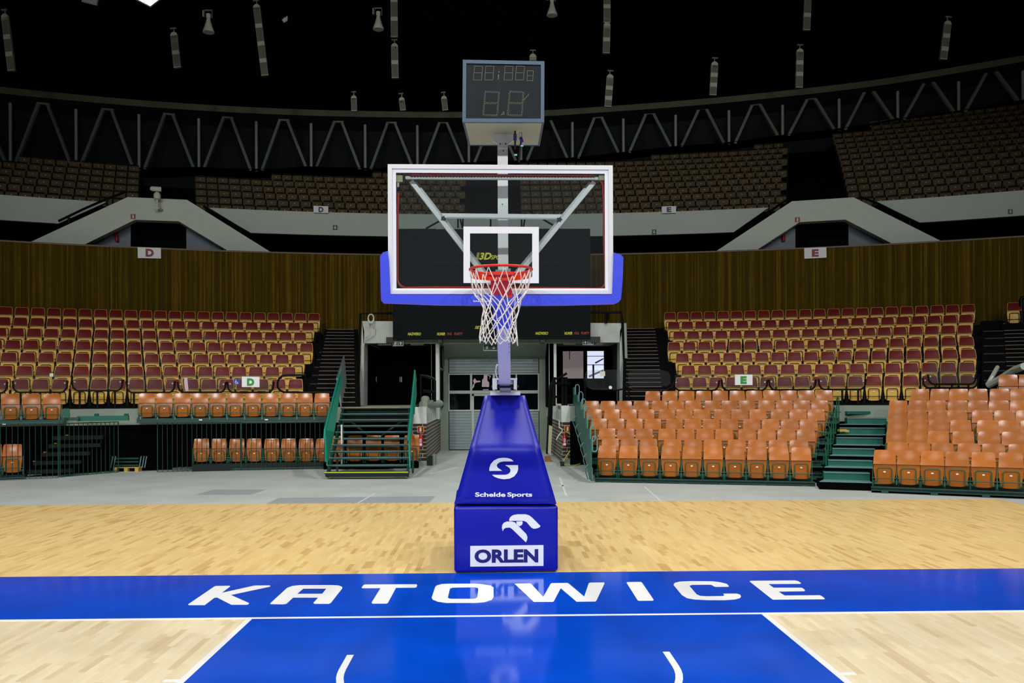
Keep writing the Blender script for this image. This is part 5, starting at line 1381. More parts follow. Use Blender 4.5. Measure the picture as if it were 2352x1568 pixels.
exting(967, 991, 1027, 25.6, 'red fire extinguisher on the brick pier left of the tunnel'); exting(1297, 990, 1026, 26.35, 'red fire extinguisher on the brick pier right of the tunnel')
Yq = 26.35
mb = MB(); mb.tube([P(x, y, Yq) for x, y in ((1300,991),(1306,993),(1312,1001),(1315,1013),(1314,1026),(1309,1036),(1302,1046),(1297,1054),(1294.5,1061))], .018, 8); mb.tube([Fl(x, y, .0) for x, y in ((1301,1066),(1310,1068.5),(1322,1068),(1332,1065))], .018, 8)
tag(mb.build('garden_hose', M_hose, None, True), 'yellow-green hose curving down beside the right fire extinguisher', 'hose')
mb = MB(); mb.tube([P(x, y, Yq-.1) for x, y in ((1284.5,966),(1284.5,981),(1291,985),(1291,991),(1286,996),(1281,1003),(1278,1010))], .016, 8); tag(mb.build('water_pipe', M_offwhite, None, True), 'thin pale pipe on the right brick corner of the tunnel', 'pipe')
def floorbox(nm, x0, y0, x1, ztop_, dep, m, lbl, cat):
    a = Fl(x0, y0, -.03); b = Fl(x1, y0, -.03); return tag(MB().box((a.x,a.y,-.03),(b.x,a.y+dep,ztop_)).build(nm, m), lbl, cat)
floorbox('black_box', 1287, 1070.5, 1296.5, .09, .3, M_black, 'small black box on the floor at the right brick corner', 'box')
floorbox('rubble_block', 1281, 1071, 1287, .05, .3, M_cgrey, 'small grey block beside the black box at the right brick corner', 'block')
floorbox('brown_board', 1252, 1060, 1266, .10, .5, M_brownbox, 'brown board lying on the tunnel floor near the right wall', 'board')
floorbox('concrete_block', 993, 1068, 1000, .28, .4, M_cgrey, 'small concrete block on the floor beside the left tunnel wall', 'block')
floorbox('black_bag', 983, 1069, 993, .25, .35, M_black, 'black bag on the floor at the foot of the left tunnel wall', 'bag')
tag(MB().prism([[P(x, y, 28.5) for x, y in ((1261,976),(1269,979),(1265,1046),(1258.5,1040))]], (0,.05,0)).build('bare_plank', M_plank), 'pale bare plank leaning against the right tunnel wall', 'plank')
mb = MB(); 
for p, q in (((1257,1040),(1265,884)),((1263,1035),(1268,880))): mb.tube([P(*p, 30), P(*q, 27.5)], .05, 6)
for y, Y in ((880,27.6),(911,28)): mb.beam(P(1264,y,Y), P(1311,y,Y-.5), .07, .07)
for x in (1273,1293,1300): mb.tube([P(x, 932, 27.4), P(x, 866, 27.4)], .05, 8)
mb.tube([P(1266,892,27.5), P(1273,870,27.4), P(1283,868,27.3), P(1302,857,27.3)], .04, 8)
tag(mb.build('steel_railing', M_black_tube, None, True), 'black steel railing on the parapet right of the garage door', 'railing')
tag(MB().tube([P(965,862,27), P(978,863,27), P(996,870,27.5), P(998.5,874,27.5), P(998.5,922,27.5)], .045, 8).tube([P(970,897,27), P(996,900,27.3)], .05, 8).tube([P(966,862,27), P(967,925,27)], .03, 8).build('steel_railing', M_black_tube, None, True), 'black curved railing on the parapet left of the garage door', 'railing')

# ptz camera on the left portal
pc_ = plD(361, 463, -.35); r = empty('security_camera', pc_, 0, 'white pan-tilt camera mounted on the left stair portal', 'camera')
k_ = pc_.y/FX
MB().tube([(-.02,0,-20*k_),(0,0,-4*k_),(0,0,5*k_)], .045, 8).box((-.09,-.05,-17*k_),(.10,.35,-13*k_)).build('bracket', M_offwhite, r, True)
MB().lathe([(.06,4*k_),(.13,7*k_),(.14,16*k_),(.08,21*k_)], (0,0,0), n=14).build('pan_head', M_offwhite, r, True)
MB().tube([(-13*k_,-.12,29*k_),(-9*k_,-.1,28.5*k_),(9*k_,.02,28.5*k_)], [.06,.10,.10], 12).build('camera_body', M_offwhite, r, True)
MB().box((-.03,-.03,19*k_),(.03,.03,26*k_)).build('tilt_joint', M_silver, r)
# ================================================================== GREEN PORTABLE STAIRS
ss = empty('portable_staircase', (-3.8, 22, 0), 0, 'dark green portable metal staircase climbing to the tunnel podium', 'stairs')
def stp(mb, nm, m, smooth=False, par=None): return adopt(mb.build(nm, m, None, smooth), par or ss, ss)
ys = [1084,1067.5,1050.5,1035.6,1020.5,1005.8,991,976.7,962.8,949.3,935.2]
xl = [745,750.5,753.5,757.5,762,766,770,774,777.5,780.5,782]; xr = [938,940,940,940,940.5,941,941.5,941.5,941.5,942,944]
Ysp = [21.9 + .355*i for i in range(11)]
for i in range(11):
    a = P(xl[i], ys[i], Ysp[i]); b = P(xr[i], ys[i], Ysp[i]); z = (a.z+b.z)/2
    mb = MB().box((a.x, Ysp[i], z-.045),(b.x, Ysp[i]+.33, z)); s_ = stp(mb, 'step', M_dgreen)
    stp(MB().box((a.x+.005, Ysp[i]-.012, z-.012),(b.x-.005, Ysp[i]+.05, z+.004)), 'nosing', M_yel if i == 0 else (M_tread if i < 10 else M_pallet), par=s_)
    if i == 0: stp(MB().box((a.x+.02, Ysp[i]+.01, z-.115),(b.x-.02, Ysp[i]+.03, z-.045)), 'kick_plate', M_dkgreen, par=s_)
za, zb2 = P(840,1084,21.9).z, P(840,935,25.5).z
a = P(785,940,25.62); b = P(941,940,25.62); stp(MB().box((a.x,25.62,zb2-.42),(b.x,25.66,zb2-.05)), 'dark_gap_plate', M_dkgreen)  # plate added to stand for the dark behind the top step
for x0, x1 in ((756,788),(938.5,940)):
    a = P(x0, 1062, 22.1); b = P(x1, 940, 25.5); stp(MB().beam((a.x, 21.95, .08), (b.x, 25.5, zb2-.12), .06, .16), 'stringer', M_dgreen)
for (x0a, x0b) in ((762,786),(941,944)):
    a = P(x0a, 1050, 22.5); b = P(x0b, 945, 25.3)
    stp(MB().beam((a.x,23.2,0),(a.x,23.2,.55),.05,.05).beam((b.x,25.4,0),(b.x,25.4,1.45),.05,.05).beam((b.x,25.4,.1),(a.x,23.2,.5),.04,.04), 'support_leg', M_dgreen)
a = P(783,1060,23.5); b = P(783,970,23.5); stp(MB().box((a.x-.02,23.6,.2),(a.x+.02,23.64,1.28)), 'white_strut', M_offwhite)
stp(MB().beam((P(800,0+1000,25).x,25.2,1.35),(P(880,1000,25).x,25.2,.55),.05,.05).beam((P(925,1000,25).x,25.2,1.35),(P(850,1000,25).x,25.2,.7),.05,.05), 'cross_brace', M_dgreen)
def spanel(q, thick, nm, m):
    pts = [P(x, y, Y) for x, y, Y in q]; return stp(MB().prism([pts], thick), nm, m)
M_teal = mat('bright_teal_side_panel', (6,142,118), .4, noise=.04)
spanel([(745.5,988,21.9),(779.5,861,26.0),(784,866,26.1),(766,991,22.6),(749.5,1068,21.9),(748,1020,21.9)], (.03,0,0), 'side_panel', M_teal)
spanel([(938,1008,22.0),(952.5,853,26.0),(955,905,26.0),(941,1012,22.9),(940.5,1074,22.0),(938.5,1040,22.0)], (.03,0,0), 'side_panel', M_teal)
mb = MB(); mb.tube([P(744.5,1008,21.85), P(746,986,21.85), P(780,858,26.0)], .025, 8); mb.tube([P(748,1060,21.85), P(747,1000,21.85)], .02, 6); stp(mb, 'edge_tube', M_teal, True)
mb = MB(); mb.tube([P(937.5,1010,21.95), P(952.5,850,26.0), P(955,870,26.1), P(951,950,24)], .022, 8); stp(mb, 'edge_tube', M_teal, True)
gp = empty('mesh_railing', (0,0,0), 0, 'grey wire-mesh railing panel on the podium above the left side of the green stairs', 'railing')
o = MB().prism([[P(775,868,26.2), P(790,819,28.2), P(795.5,885,28.2), P(783,934,26.2)]], (.02,0,0)).build('mesh_sheet', mat('grey_mesh_sheet', (140,156,156), .6)); o.parent = gp
o = MB().tube([P(783,934,26.2), P(773.5,869,26.2), P(790,817,28.2), P(795.5,885,28.2), P(783,934,26.2)], .022, 8).build('frame_tube', M_silver, None, True); o.parent = gp
o = MB().tube([P(795,888,28.2), P(806,896,28.6)], .02, 6).tube([P(783,929,26.3), P(793,936,26.8)], .02, 6).build('stay_rod', M_silver, None, True); o.parent = gp

# ================================================================== TELESCOPIC STANDS (right)
def tstand(label, p0, ang, nrm_, span, zs, steps, extra_front=True, post_gap=1.0):
    """decks under rows; span = (t0,t1) along the line for each row"""
    r = empty('telescopic_stand', (p0.x, p0.y, 0), 0, label, 'stand')
    d = Vector((math.cos(ang), math.sin(ang), 0))
    def bx(t0, t1, n0, n1, z0, z1, nm, m, par=None):
        c = [p0 + d*t0 + nrm_*n0, p0 + d*t1 + nrm_*n0, p0 + d*t1 + nrm_*n1, p0 + d*t0 + nrm_*n1]
        mb = MB().hexa([Vector((q.x, q.y, z0)) for q in c] + [Vector((q.x, q.y, z1)) for q in c])
        return adopt(mb.build(nm, m), par or r, r)
    for i, (z, s) in enumerate(zip(zs, steps)):
        t0, t1 = span[i]; n0 = s-.30; n1 = (steps[i+1]-.25 if i+1 < len(steps) else s+.6)
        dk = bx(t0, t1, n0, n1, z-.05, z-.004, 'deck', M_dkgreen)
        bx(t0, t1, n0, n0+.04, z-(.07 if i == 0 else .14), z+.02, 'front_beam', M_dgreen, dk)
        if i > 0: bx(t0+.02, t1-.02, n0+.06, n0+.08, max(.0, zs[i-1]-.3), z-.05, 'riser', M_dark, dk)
    # feet at the front
    t0, t1 = span[0]; n_ = int((t1-t0)/.9)
    for i in range(n_+1):
        t = t0+.2 + (t1-t0-.5)*i/max(1, n_); bx(t, t+.14, -.01, .10, -.03, zs[0]-.05, 'foot', M_dgreen)
    bx(t0, t1, .12, .16, -.03, zs[0]-.05, 'kick_plate', M_dark)
    return r, bx
def tpar(x, p0, ang, st_):
    q = p0 + Vector((-math.sin(ang), math.cos(ang), 0))*st_
    p = Ln(x, 950, q, ang); d = Vector((math.cos(ang), math.sin(ang), 0)); return (p - q).dot(d)
stepsE = [r_[3] for r_ in E1rows]
spE = [(tpar(1366,f0,angE,0.0), tpar(1872,f0,angE,0.0)), (tpar(1368,f0,angE,1.15), tpar(1893,f0,angE,1.15)), (tpar(1364,f0,angE,2), tpar(1897,f0,angE,2)), (tpar(1356,f0,angE,2.9), tpar(1902,f0,angE,2.9)), (tpar(1344,f0,angE,3.8), tpar(1908,f0,angE,3.8)), (tpar(1336,f0,angE,4.7), tpar(1912,f0,angE,4.7)), (tpar(1478,f0,angE,5.6), tpar(1918,f0,angE,5.6))]
rE, bxE = tstand('green telescopic stand under the middle block of orange seats', f0, angE, nE, spE, E1z, stepsE)
# end rails on the right of each row
for i in range(1, 7):
    t = spE[i][1]; z = E1z[i]; dk = f0 + Vector((math.cos(angE), math.sin(angE), 0))*t + nE*(stepsE[i]-.3)
    mb = MB().tube([dk+UZ*(z-.1), dk+UZ*(z+.55), dk+nE*.25+UZ*(z+.62), dk+nE*.45+UZ*(z+.5), dk+nE*.45+UZ*(z-.05)], .018, 8); mb.beam(dk+UZ*(z+.2)-Vector((.35,0,0)), dk+UZ*(z+.2)+Vector((.05,0,0)), .03, .03)
    adopt(mb.build('end_rail', M_gtube, None, True), rE, rE)
# stepped teal side panel at the left end
xsP = 1.86
tops = [(20.75,1.0),(21.25,1.22),(22.1,1.45),(23.0,1.66),(23.9,1.86),(24.9,2.06),(26.2,2.28)]
ztp = lambda i: tops[i][1]
seen = [(20.75,.02)]
for i, (yy, zz0) in enumerate(tops):
    seen += [(yy, zz0), ((tops[i+1][0] if i < 6 else 26.7), zz0)]
seen += [(26.7,1.32),(25.1,1.07),(23.9,.82),(22.8,.54),(21.6,.2),(21.2,.02)]
o = MB().prism([[Vector((xsP, y, z)) for y, z in seen]], (.03,0,0)).build('stepped_side_panel', M_green); adopt(o, rE, rE)
for i in range(7):
    y0_ = tops[i][0]+.02; z = ztp(i)
    mb = MB().tube([(xsP+.045,y0_,z-.28),(xsP+.045,y0_,z+.02),(xsP+.06,y0_+.02,z+.07),(xsP+.12,y0_+.03,z+.08),(xsP+.16,y0_+.04,z+.02),(xsP+.16,y0_+.04,z-.24),(xsP+.12,y0_+.03,z-.29),(xsP+.05,y0_,z-.28)], .016, 8)
    adopt(MB().tube([(xsP-.02,y0_+.5,z-1.0),(xsP-.09,y0_+.45,z-.80),(xsP-.09,y0_+.4,z-.70),(xsP-.02,y0_+.4,z-.62)], .016, 6).build('side_rail', M_tread, None, True), rE, rE)
    adopt(mb.build('side_rail', M_tread, None, True), rE, rE)
stepsF = [r_[3] for r_ in F1rows]
tb_ = tpar(2420, g0, angF, 0)
spF = []
for i, x in enumerate((2000,2036,2034,2036,2037,2040,2088,2290)): spF.append((tpar(x,g0,angF,stepsF[i]-.3), tpar(2420,g0,angF,stepsF[i]-.3)))
rF, bxF = tstand('green telescopic stand under the far right block of orange seats', g0, angF, nF, spF, F1z, stepsF)
for i in (1,2,3,4):
    t = spF[i][0]; d_ = Vector((math.cos(angF), math.sin(angF), 0)); dk = g0 + d_*t + nF*(stepsF[i]-.3); z = F1z[i]
    adopt(MB().tube([dk+UZ*(z-.1), dk+UZ*(z+.5)], .018, 8).tube([dk+UZ*(z+.2)-d_*.1, dk+UZ*(z+.2)+d_*.2], .015, 6).build('end_rail', M_gtube, None, True), rF, rF)
# green aisle steps between the two blocks
rs = empty('green_aisle_steps', (7.2,19.3,0), 0, 'teal green aisle steps between the two blocks of orange seats', 'steps')
lv = [ # xL, xR of tread line, tread y, riser-top y, half-step xL,xR
 (1882,2004,1104,1084,1892,1998),(1893,2008,1071,1056,1902,2004),(1905,2012,1044,1029,1912,2010),(1914,2022,1019.5,1004,1921,2028),(1921,2027,996,981.5,1929,2033),(1928,2030,972,959,1946,2036)]
Yl = 19.1; zp_ = -.03
for i, (xa, xb, yt, yr, xc, xd) in enumerate(lv):
    Y0 = Yl + .9*i
    a = P(xa, yt, Y0+.10); b = P(xb, yt+ (3 if i < 2 else 1.5), Y0-.25)
    a2 = P(xc, yt, Y0+.5); b2 = P(xd, yt, Y0+.18)
    z = P((xa+xb)/2, yt+3, Y0).z; zr = P((xc+xd)/2, yr+1, Y0+.4).z
    up_ = Vector((.25,.9,0))
    mb = MB().hexa([Vector((a.x,a.y,zp_)), Vector((b.x,b.y,zp_)), Vector((b.x,b.y,zp_))+up_, Vector((a.x,a.y,zp_))+up_, Vector((a.x,a.y,z)), Vector((b.x,b.y,z)), Vector((b.x,b.y,z))+up_, Vector((a.x,a.y,z))+up_])
    dk = adopt(mb.build('step', M_dark), rs, rs)
    q = [Vector((a.x,a.y,z)), Vector((b.x,b.y,z)), Vector((b2.x,b2.y,z)), Vector((a2.x,a2.y,z))]
    adopt(MB().hexa([p+UZ*.001 for p in q] + [p+UZ*.012 for p in q]).build('tread', M_tread, None), dk, rs)
    q = [Vector((a2.x,a2.y,z+.012)), Vector((b2.x,b2.y,z+.012)), Vector((b2.x,b2.y,z+.012))+up_*.42, Vector((a2.x,a2.y,z+.012))+up_*.42]
    adopt(MB().hexa(q + [Vector((p.x,p.y,zr)) for p in q]).build('half_step', M_green), dk, rs)
    q = [Vector((a2.x,a2.y,zr))-up_*.03, Vector((b2.x,b2.y,zr))-up_*.03, Vector((b2.x,b2.y,zr))+up_*.1, Vector((a2.x,a2.y,zr))+up_*.1]
    adopt(MB().hexa([p-UZ*.008 for p in q] + [p+UZ*.008 for p in q]).build('nosing', M_tread), dk, rs)
for y0, y1, x0, x1, Y in ((944,951,1946,2040,24.6),(959,973,1946,2036,24.3)):
    a = P(x0,y1,Y); b = P(x1,y0,Y); adopt(MB().box((a.x,Y,a.z),(b.x,Y+.2,b.z)).build('upper_beam', M_green), rs, rs)
p = P(1936, 988, 23.0); tag(MB().box((p.x-.11,p.y-.08,p.z-.03),(p.x+.08,p.y+.1,p.z+.03)).box((p.x+.02,p.y-.09,p.z-.04),(p.x+.13,p.y+.06,p.z+.01)).build('work_gloves', M_pallet), 'small pale bundle lying on the green aisle steps', 'bundle')

# ================================================================== LEFT PLATFORM, FENCE AND CLUTTER
lp_ = empty('raised_platform', (0,0,0), 0, 'dark green raised platform edge carrying the upper orange seats at left', 'platform')
zdk = zplat
def ringbox(mb, D0, D1, z0, z1, xa, xb, n=16):
    a0, a1 = px_az(xa, D0), px_az(xb, D0)
    mb.ring(D0, z0, D0, z1, a0, a1, n); mb.ring(D0, z1, D1, z1, a0, a1, n); mb.ring(D1, z0, D0, z0, a0, a1, n); mb.ring(D1, z1, D1, z0, a0, a1, n)
    for a in (a0, a1): mb.face([ringp(D0,a,z0), ringp(D1,a,z0), ringp(D1,a,z1), ringp(D0,a,z1)])
    return mb
ringbox(MB(), 25.4, 25.98, zdk-.12, zdk+.0, -60, 145).build('deck_edge', M_dgreen, lp_)
ringbox(MB(), 25.4, 25.98, zdk-.12, zdk+.0, 313, 758).build('deck_edge', M_dgreen, lp_)
ringbox(MB(), 25.1, 25.3, zdk-.04, zdk+.09, 176, 294).build('loose_beam', M_green, lp_)
ringbox(MB(), 24.9, 25.2, zdk-.02, zdk+.06, 146, 180).build('loose_beam', M_dgreen, lp_)
ringbox(MB(), 24.9, 25.0, zdk-.02, zdk+.30, 145, 158).build('end_bracket', M_green, lp_)
for x in (155,222,290):
    p = Cy(x, 953, 25.2); MB().box((p.x-.05,p.y-.03,p.z-.04),(p.x+.05,p.y+.03,p.z+.04)).build('bracket', M_green, lp_)
mb = MB()
for x in (4,48,93,136,  323,362,402,442,482,522,562,602,642,682,722):
    p = Cy(x, 961, 25.38); mb.box((p.x-.012,p.y-.01,p.z-.03),(p.x+.012,p.y+.01,p.z+.05))
mb.build('bolt_plate', M_tread, lp_)
mb = MB()
for x, y in ((10,973.5),(172,972.5),(461,964),(612,963.5)):
    p = Cy(x, y, 25.37); mb.box((p.x-.045,p.y-.01,p.z-.018),(p.x+.045,p.y,p.z+.018))
mb.build('small_label', M_plate, lp_)
lo = empty('low_seat_deck', (0,0,0), 0, 'dark green low deck under the orange seats behind the fence', 'deck')
ringbox(MB(), 25.38, 25.9, zlow-.20, zlow+.02, 440, 742).build('front_beam', M_dkgreen, lo)
ringbox(MB(), 25.45, 25.95, -.03, zlow-.20, 440, 742).build('base', M_dark, lo)
z1_ = Cy(28,1020,24.75).z - SH
ringbox(MB(), 25.2, 25.6, -.03, zlow, 742, 960).build('rear_base', M_dark, lo)
lo2 = empty('low_seat_deck', (0,0,0), 0, 'dark green low deck under the single orange seat at far left', 'deck')
ringbox(MB(), 24.5, 25.1, z1_-.22, z1_, -70, 53).build('front_beam', M_dkgreen, lo2)
ringbox(MB(), 24.6, 25.3, -.03, z1_-.22, -70, 50).build('base', M_dark, lo2)
# folded stand behind the fence (left), its dimness painted into the colours
fs = empty('folded_stand', (0,0,0), 0, 'dim dark green folded stand steps behind the left fence', 'stand')
for i, (xa, xb, y, D) in enumerate(((120,235,1001,25.4),(110,230,1019,25.3),(95,205,1038,25.2),(75,185,1058,25.1),(60,165,1078,25.0))):
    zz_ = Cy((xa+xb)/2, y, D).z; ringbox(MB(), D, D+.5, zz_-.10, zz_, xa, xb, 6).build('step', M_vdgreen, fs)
ringbox(MB(), 25.93, 25.97, .0, 1.1, 56, 250, 8).build('back_sheet', M_dark, fs)
for x, y in ((154,999),(128,1018),(103,1038),(79,1059)):
    p = Cy(x, y, 24.9); MB().box((p.x-.03,p.y-.02,p.z-.012),(p.x+.03,p.y+.02,p.z+.012)).build('seat_corner', M_ply, fs)
# fence panels
def fence(x0, yb0, x1, yb1, ytop, gap, lbl):
    a = Fl(x0, yb0, -.02); b = Fl(x1, yb1, -.02); a1 = Ln(x0, ytop, a, math.atan2(b.y-a.y, b.x-a.x)); h = a1.z
    r = empty('fence_panel', a, 0, lbl, 'fence', 'dark green bar fence panels below the left stand')
    d = b-a; L_ = d.length; mb = MB(); n_ = int(L_/gap)
    for i in range(1, n_): q = d*(i/n_); mb.tube([q, q+UZ*h], .009, 5)
    mb.build('bars', M_dgreen, r)
    mb = MB().tube([UZ*0, UZ*h], .014, 6).tube([d, d+UZ*h], .014, 6).tube([UZ*.04, d+UZ*.04], .012, 6).tube([UZ*0, d], .012, 6).tube([UZ*h, d+UZ*h], .014, 6); mb.build('panel_frame', M_dgreen, r, True)
    return r
fence(-40,1104,134,1096.5,971,.125,'dark green bar fence panel at the far left edge')
fence(138,1095,272,1083.5,971,.125,'dark green bar fence panel, second from the left edge')
fence(362,1083,553,1079.5,968,.13,'dark green bar fence panel in front of the low orange seats, left one')
fence(555,1079.5,746,1076,968,.13,'dark green bar fence panel next to the green staircase')
# pallet with frames
a = Fl(260,1083,-.03); b = Fl(332,1080,-.03)
pl2 = empty('wooden_pallet', (a.x,a.y,-.03), 0, 'yellow wooden pallet on the floor between the fence panels', 'pallet')
w_ = b.x-a.x
for t in (0,.42,.84): MB().box((t*w_,0,.0),(t*w_+.14*w_,.8,.10)).build('block', M_pallet, pl2)
for j in range(4): MB().box((0,.22*j,.10),(w_,.22*j+.13,.125)).build('board', M_pallet, pl2)
fr2 = empty('frame_stack', (a.x,a.y,.1), 0, 'stack of dark green steel frames lying on the yellow pallet', 'frames')
for j, z in enumerate((.02,.12,.21)): MB().box((.02,.02,z),(w_-.02,.7,z+.045)).build('steel_frame', M_dgreen, fr2)
for x in (-.16,-.06,.02,w_+.02,w_+.1,w_+.17): MB().tube([(x,-.02,-.02 if x>-.1 else .06),(x+.05,.0,.30)], .014, 6).build('rod_end', M_tread, fr2, True)
ro = empty('pipe_ends', Fl(180,1082,-.03), 0, 'loose grey pipe ends on the floor behind the fence at left', 'pipes')
for i, dx in enumerate((-.12,.05,.22,.40)): MB().tube([(dx,0,.06),(dx+.35,1.2,.06)], .05, 10).build('pipe', M_silver, ro, True)
ro = empty('pipe_ends', Fl(398,1081,-.03), 0, 'loose grey pipe ends on the floor left of the low orange seats', 'pipes')
for i, dx in enumerate((0,.14,.27,.39)): MB().tube([(dx,0,.05),(dx+.25,1.0,.05)], .035, 8).build('pipe', M_silver, ro, True)

# ================================================================== SEAT RAILINGS WITH CLEAR PANELS
def urail(x0, x1, yb, yt, lbl, D=26.35, glass=True, gy=858, open_r=False):
    r = empty('railing', (0,0,0), 0, lbl, 'railing', 'curved black railings along the podium edge')
    def c(x, y, o_=0): return Cy(x, y, D+o_)
    q = (yb-yt)*.75
    pth = [c(x0, yt), c(x0+1, yb-q*.9)]
    for i in range(1, 6): t = PI/2*i/6; pth.append(c(x0+1+14*(1-math.cos(t)), yb-q*.9*(1-math.sin(t))))
    m_ = [c(x0+15+(x1-x0-30)*i/6, yb) for i in range(7)]; pth += m_
    for i in range(1, 6): t = PI/2*(1-i/6); pth.append(c(x1-1-14*(1-math.cos(t)), yb-q*.9*(1-math.sin(t))))
    pth += [c(x1-1, yb-q*.9), c(x1, yt)]
    MB().tube(pth, .026, 8).build('curved_tube', M_black_tube, r, True)
    n_ = 3
    for i in range(n_):
        x = x0+18+(x1-x0-36)*i/(n_-1); p = c(x, yb); MB().tube([p, Vector((p.x,p.y,1.72))], .03, 8).build('post', M_black_tube, r, True)
    if glass:
        mb = MB(); out = [(x0+3,gy+8),(x0+6,gy+3),(x0+12,gy),(x1-12,gy),(x1-6,gy+3),(x1-3,gy+8),(x1-4,yb-9),(x1-10,yb-3),(x0+10,yb-3),(x0+4,yb-9)]
        an = -azim(c((x0+x1)/2, yb)); p0 = c((x0+x1)/2, yb, -.04)
        mb.prism([[Ln(x, y, (p0.x,p0.y), an) for x, y in out]], (0,.01,0)); mb.build('clear_panel', M_pglass, r)
        for x in (x0+6, x1-6):
            p = Ln(x, yt+6, (p0.x,p0.y), an); MB().lathe([(.0,-.03),(.03,-.02),(.03,.0)], p, (0,1,0), 8).build('clamp', M_silver, r)
def onames(i, side): return f'curved black railing with clear panel, {ORD[i+1]} from the left on the {side} podium'
for i, (x0, x1, yb, yt) in enumerate(((-70,17,902,876),(29,155,900.5,874),(165,282,897,871),(289.5,402,901,875),(408,519,900.5,877),(522,629,901,876))): urail(x0, x1, yb, yt, onames(i,'left'), gy=860)
for i, (x0, x1, yb, yt) in enumerate(((1547,1652,896,873),(1657,1763,896,872),(1766,1874,895,871),(1880,1989,894,870),(2119,2246,890.5,868),(2131,2242,882,859))): urail(x0, x1, yb, yt, onames(i,'right'), gy=857 if i < 5 else 833, D=26.35 if i < 5 else 26.2)
r = empty('railing', (0,0,0), 0, 'black railing with rounded left end at the right end of the left podium', 'railing')
pth = [Cy(x, y, 26) for x, y in ((700,861),(660,861),(648,863),(641,869),(637.5,878),(638,889),(643,896),(652,900),(700,901),(770,901))]
MB().tube(pth, .03, 8).build('curved_tube', M_black_tube, r, True)
for x in (662,740): p = Cy(x,901,26); MB().tube([p, Vector((p.x,p.y,1.72))], .03, 8).build('post', M_black_tube, r, True)
def clear(px, D, lbl, rail):
    r = empty('clear_screen', (0,0,0), 0, lbl, 'screen')
    xm = sum(p[0] for p in px)/len(px); p0 = Cy(xm, 870, D); an = -azim(p0)
    MB().prism([[Ln(x, y, (p0.x,p0.y), an) for x, y in px]], (0,.012,0)).build('clear_panel', M_pglass, r)
    MB().tube([Ln(x, y, (p0.x,p0.y-.04), an) for x, y in rail], .028, 8).build('curved_tube', M_black_tube, r, True)
    for x, y in (rail[1], rail[-2]):
        p = Ln(x, y, (p0.x,p0.y-.04), an); MB().tube([p, Vector((p.x,p.y,1.72))], .028, 8).build('post', M_black_tube, r, True)
clear([(1344,858),(1348,850),(1425,848),(1425,893),(1358,893),(1348,888),(1342,878)], 26.2, 'clear screen with black curved base in front of the right tunnel windows', [(1341,868),(1344,880),(1350,889),(1362,894),(1420,895),(1431,893)])
clear([(1443,856),(1448,851),(1520,849),(1535,854),(1540,864),(1540,880),(1530,887),(1450,888),(1443,882)], 26.2, 'clear screen with black curved base in front of the right aisle steps', [(1436,884),(1444,890),(1455,895),(1530,896),(1545,888),(1549,873)])
p = Cy(1384,858,26.0); tag(MB().box((p.x-.075,p.y-.01,p.z-.07),(p.x+.075,p.y,p.z+.07)).build('paper_notice', M_offwhite), 'small pale notice stuck on the clear screen by the tunnel', 'notice')
p = Cy(1402,889.5,26.0); tag(MB().lathe([(0,0),(.05,.0),(.05,.01),(0,.011)], p, (0,-1,0), 14).build('round_sticker', M_whitep), 'round white sticker at the foot of the clear screen', 'sticker')
p0 = Cy(428,882,26.0); tag(MB().prism([[Cy(x, y, 25.98) for x, y in ((423,867),(430,867),(433,897),(427,899),(424,890))]], (0,.01,0)).build('paper_strip', M_pink), 'torn pale paper strip hanging on the left clear railing', 'paper')
p = Cy(118.5,861,26.0); tag(MB().box((p.x-.05,p.y-.01,p.z-.045),(p.x+.05,p.y,p.z+.045)).build('paper_notice', M_offwhite), 'tiny white notice among the left stand seats', 'notice')
# pale rails at far right
r = tag(MB().tube([P(2268,884,25), P(2278,866,25), P(2291,843,25.5)], .06, 8).tube([P(2270,884,25), P(2300,868,24.6), P(2330,849,24), P(2352,841,23.5)], .10, 8).build('pale_railing', M_pipe, None, True), 'pale grey v-shaped rails on the podium at the far right', 'railing')
r = tag(MB().tube([Cy(2347,742,34), Cy(2345,690,34), Cy(2347,684,34), Cy(2352,684,34)], .07, 8).build('handrail', M_black_tube, None, True), 'black rail end at the far right edge by the lone seat', 'handrail')

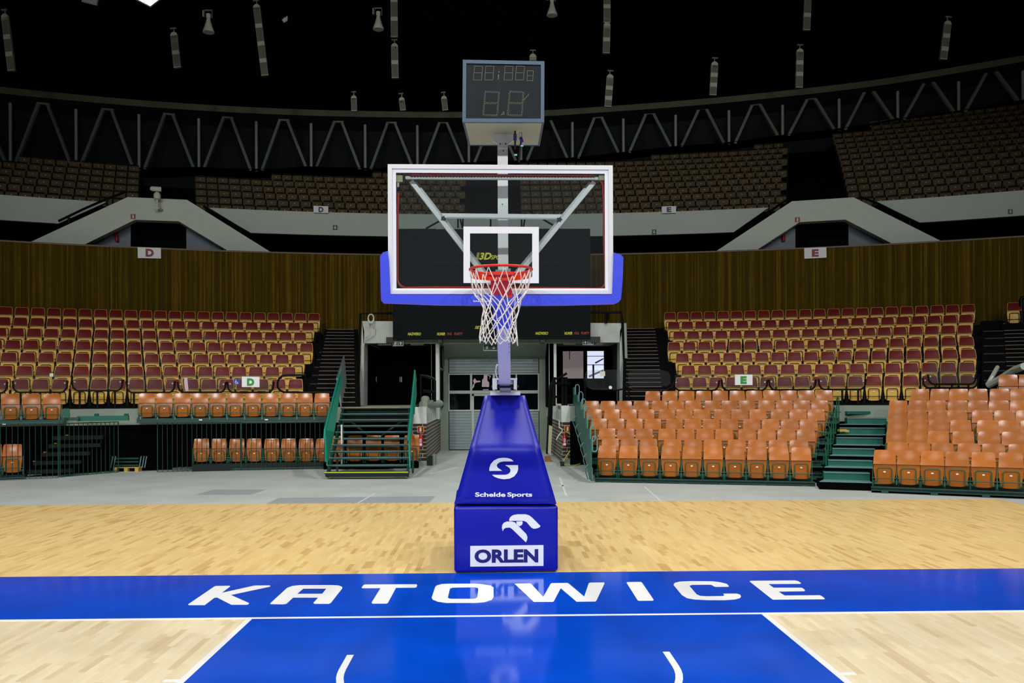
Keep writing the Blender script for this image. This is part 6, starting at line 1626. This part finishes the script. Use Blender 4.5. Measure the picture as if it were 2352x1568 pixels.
# ================================================================== LIGHT
LP_TOP, LP_KEY, LP_UP = 4100, 6500, 2000
w = bpy.data.worlds.new('hall'); sc.world = w; w.use_nodes = True
w.node_tree.nodes['Background'].inputs[0].default_value = (.5,.56,.6,1); w.node_tree.nodes['Background'].inputs[1].default_value = .004
def spot(loc, tgt, power, size=120, blend=.6, rad=.5, col=(1,.985,.95)):
    l = bpy.data.lights.new('flood_or_fill_lamp', 'SPOT'); l.energy = power; l.spot_size = math.radians(size); l.spot_blend = blend; l.shadow_soft_size = rad; l.color = col
    o = bpy.data.objects.new('flood_or_fill_lamp', l); COL.objects.link(o); o.location = loc
    o.rotation_euler = (Vector(tgt)-Vector(loc)).to_track_quat('-Z','Y').to_euler(); return o
for (x, y) in ((-11,6),(11,6),(-6,15),(6,15),(-13,-4),(13,-4)):
    spot((x, y, 17), (x*.9, y+3.5, 0), LP_TOP, 110, .8, .45)
spot((0, 4.5, 17), (0, 9, 0), LP_TOP*.6, 100, .8, 2.2)  # unseen lamp added for a broad highlight on the slanted post pad
for x in (-15, -5, 5, 15):
    spot((x, -19, 15.5), (x*.5, 18, 0.5), LP_KEY, 66, .8, .4)
spot((-6, -6, 16), (-12, 38, 9), LP_UP, 62, 1.0, .6); spot((6, -6, 16), (12, 38, 9), LP_UP, 62, 1.0, .6)  # unseen fill lamps added to lift the upper tier
l = bpy.data.lights.new('tunnel_fill', 'AREA'); l.energy = 45; l.size = 2.5; l.color = (.9,1,.92); o = bpy.data.objects.new('tunnel_fill', l); COL.objects.link(o); o.location = (-.6, 29.5, 3.7)  # unseen fill lamp added to brighten the tunnel and its door

# ================================================================== CAMERA
cam = bpy.data.cameras.new('camera'); co = bpy.data.objects.new('camera', cam); COL.objects.link(co); sc.camera = co
cam.sensor_width = 36; cam.lens = FX/2352*36; cam.shift_y = (HY-784)/2352; cam.clip_end = 300; cam.clip_start = .05
co.location = (0,0,H); co.rotation_euler = (PI/2, RHO, 0)
vs = sc.view_settings; vs.view_transform = 'Standard'; vs.look = 'None'; vs.gamma = 1; vs.use_curve_mapping = False; vs.exposure = 0.0
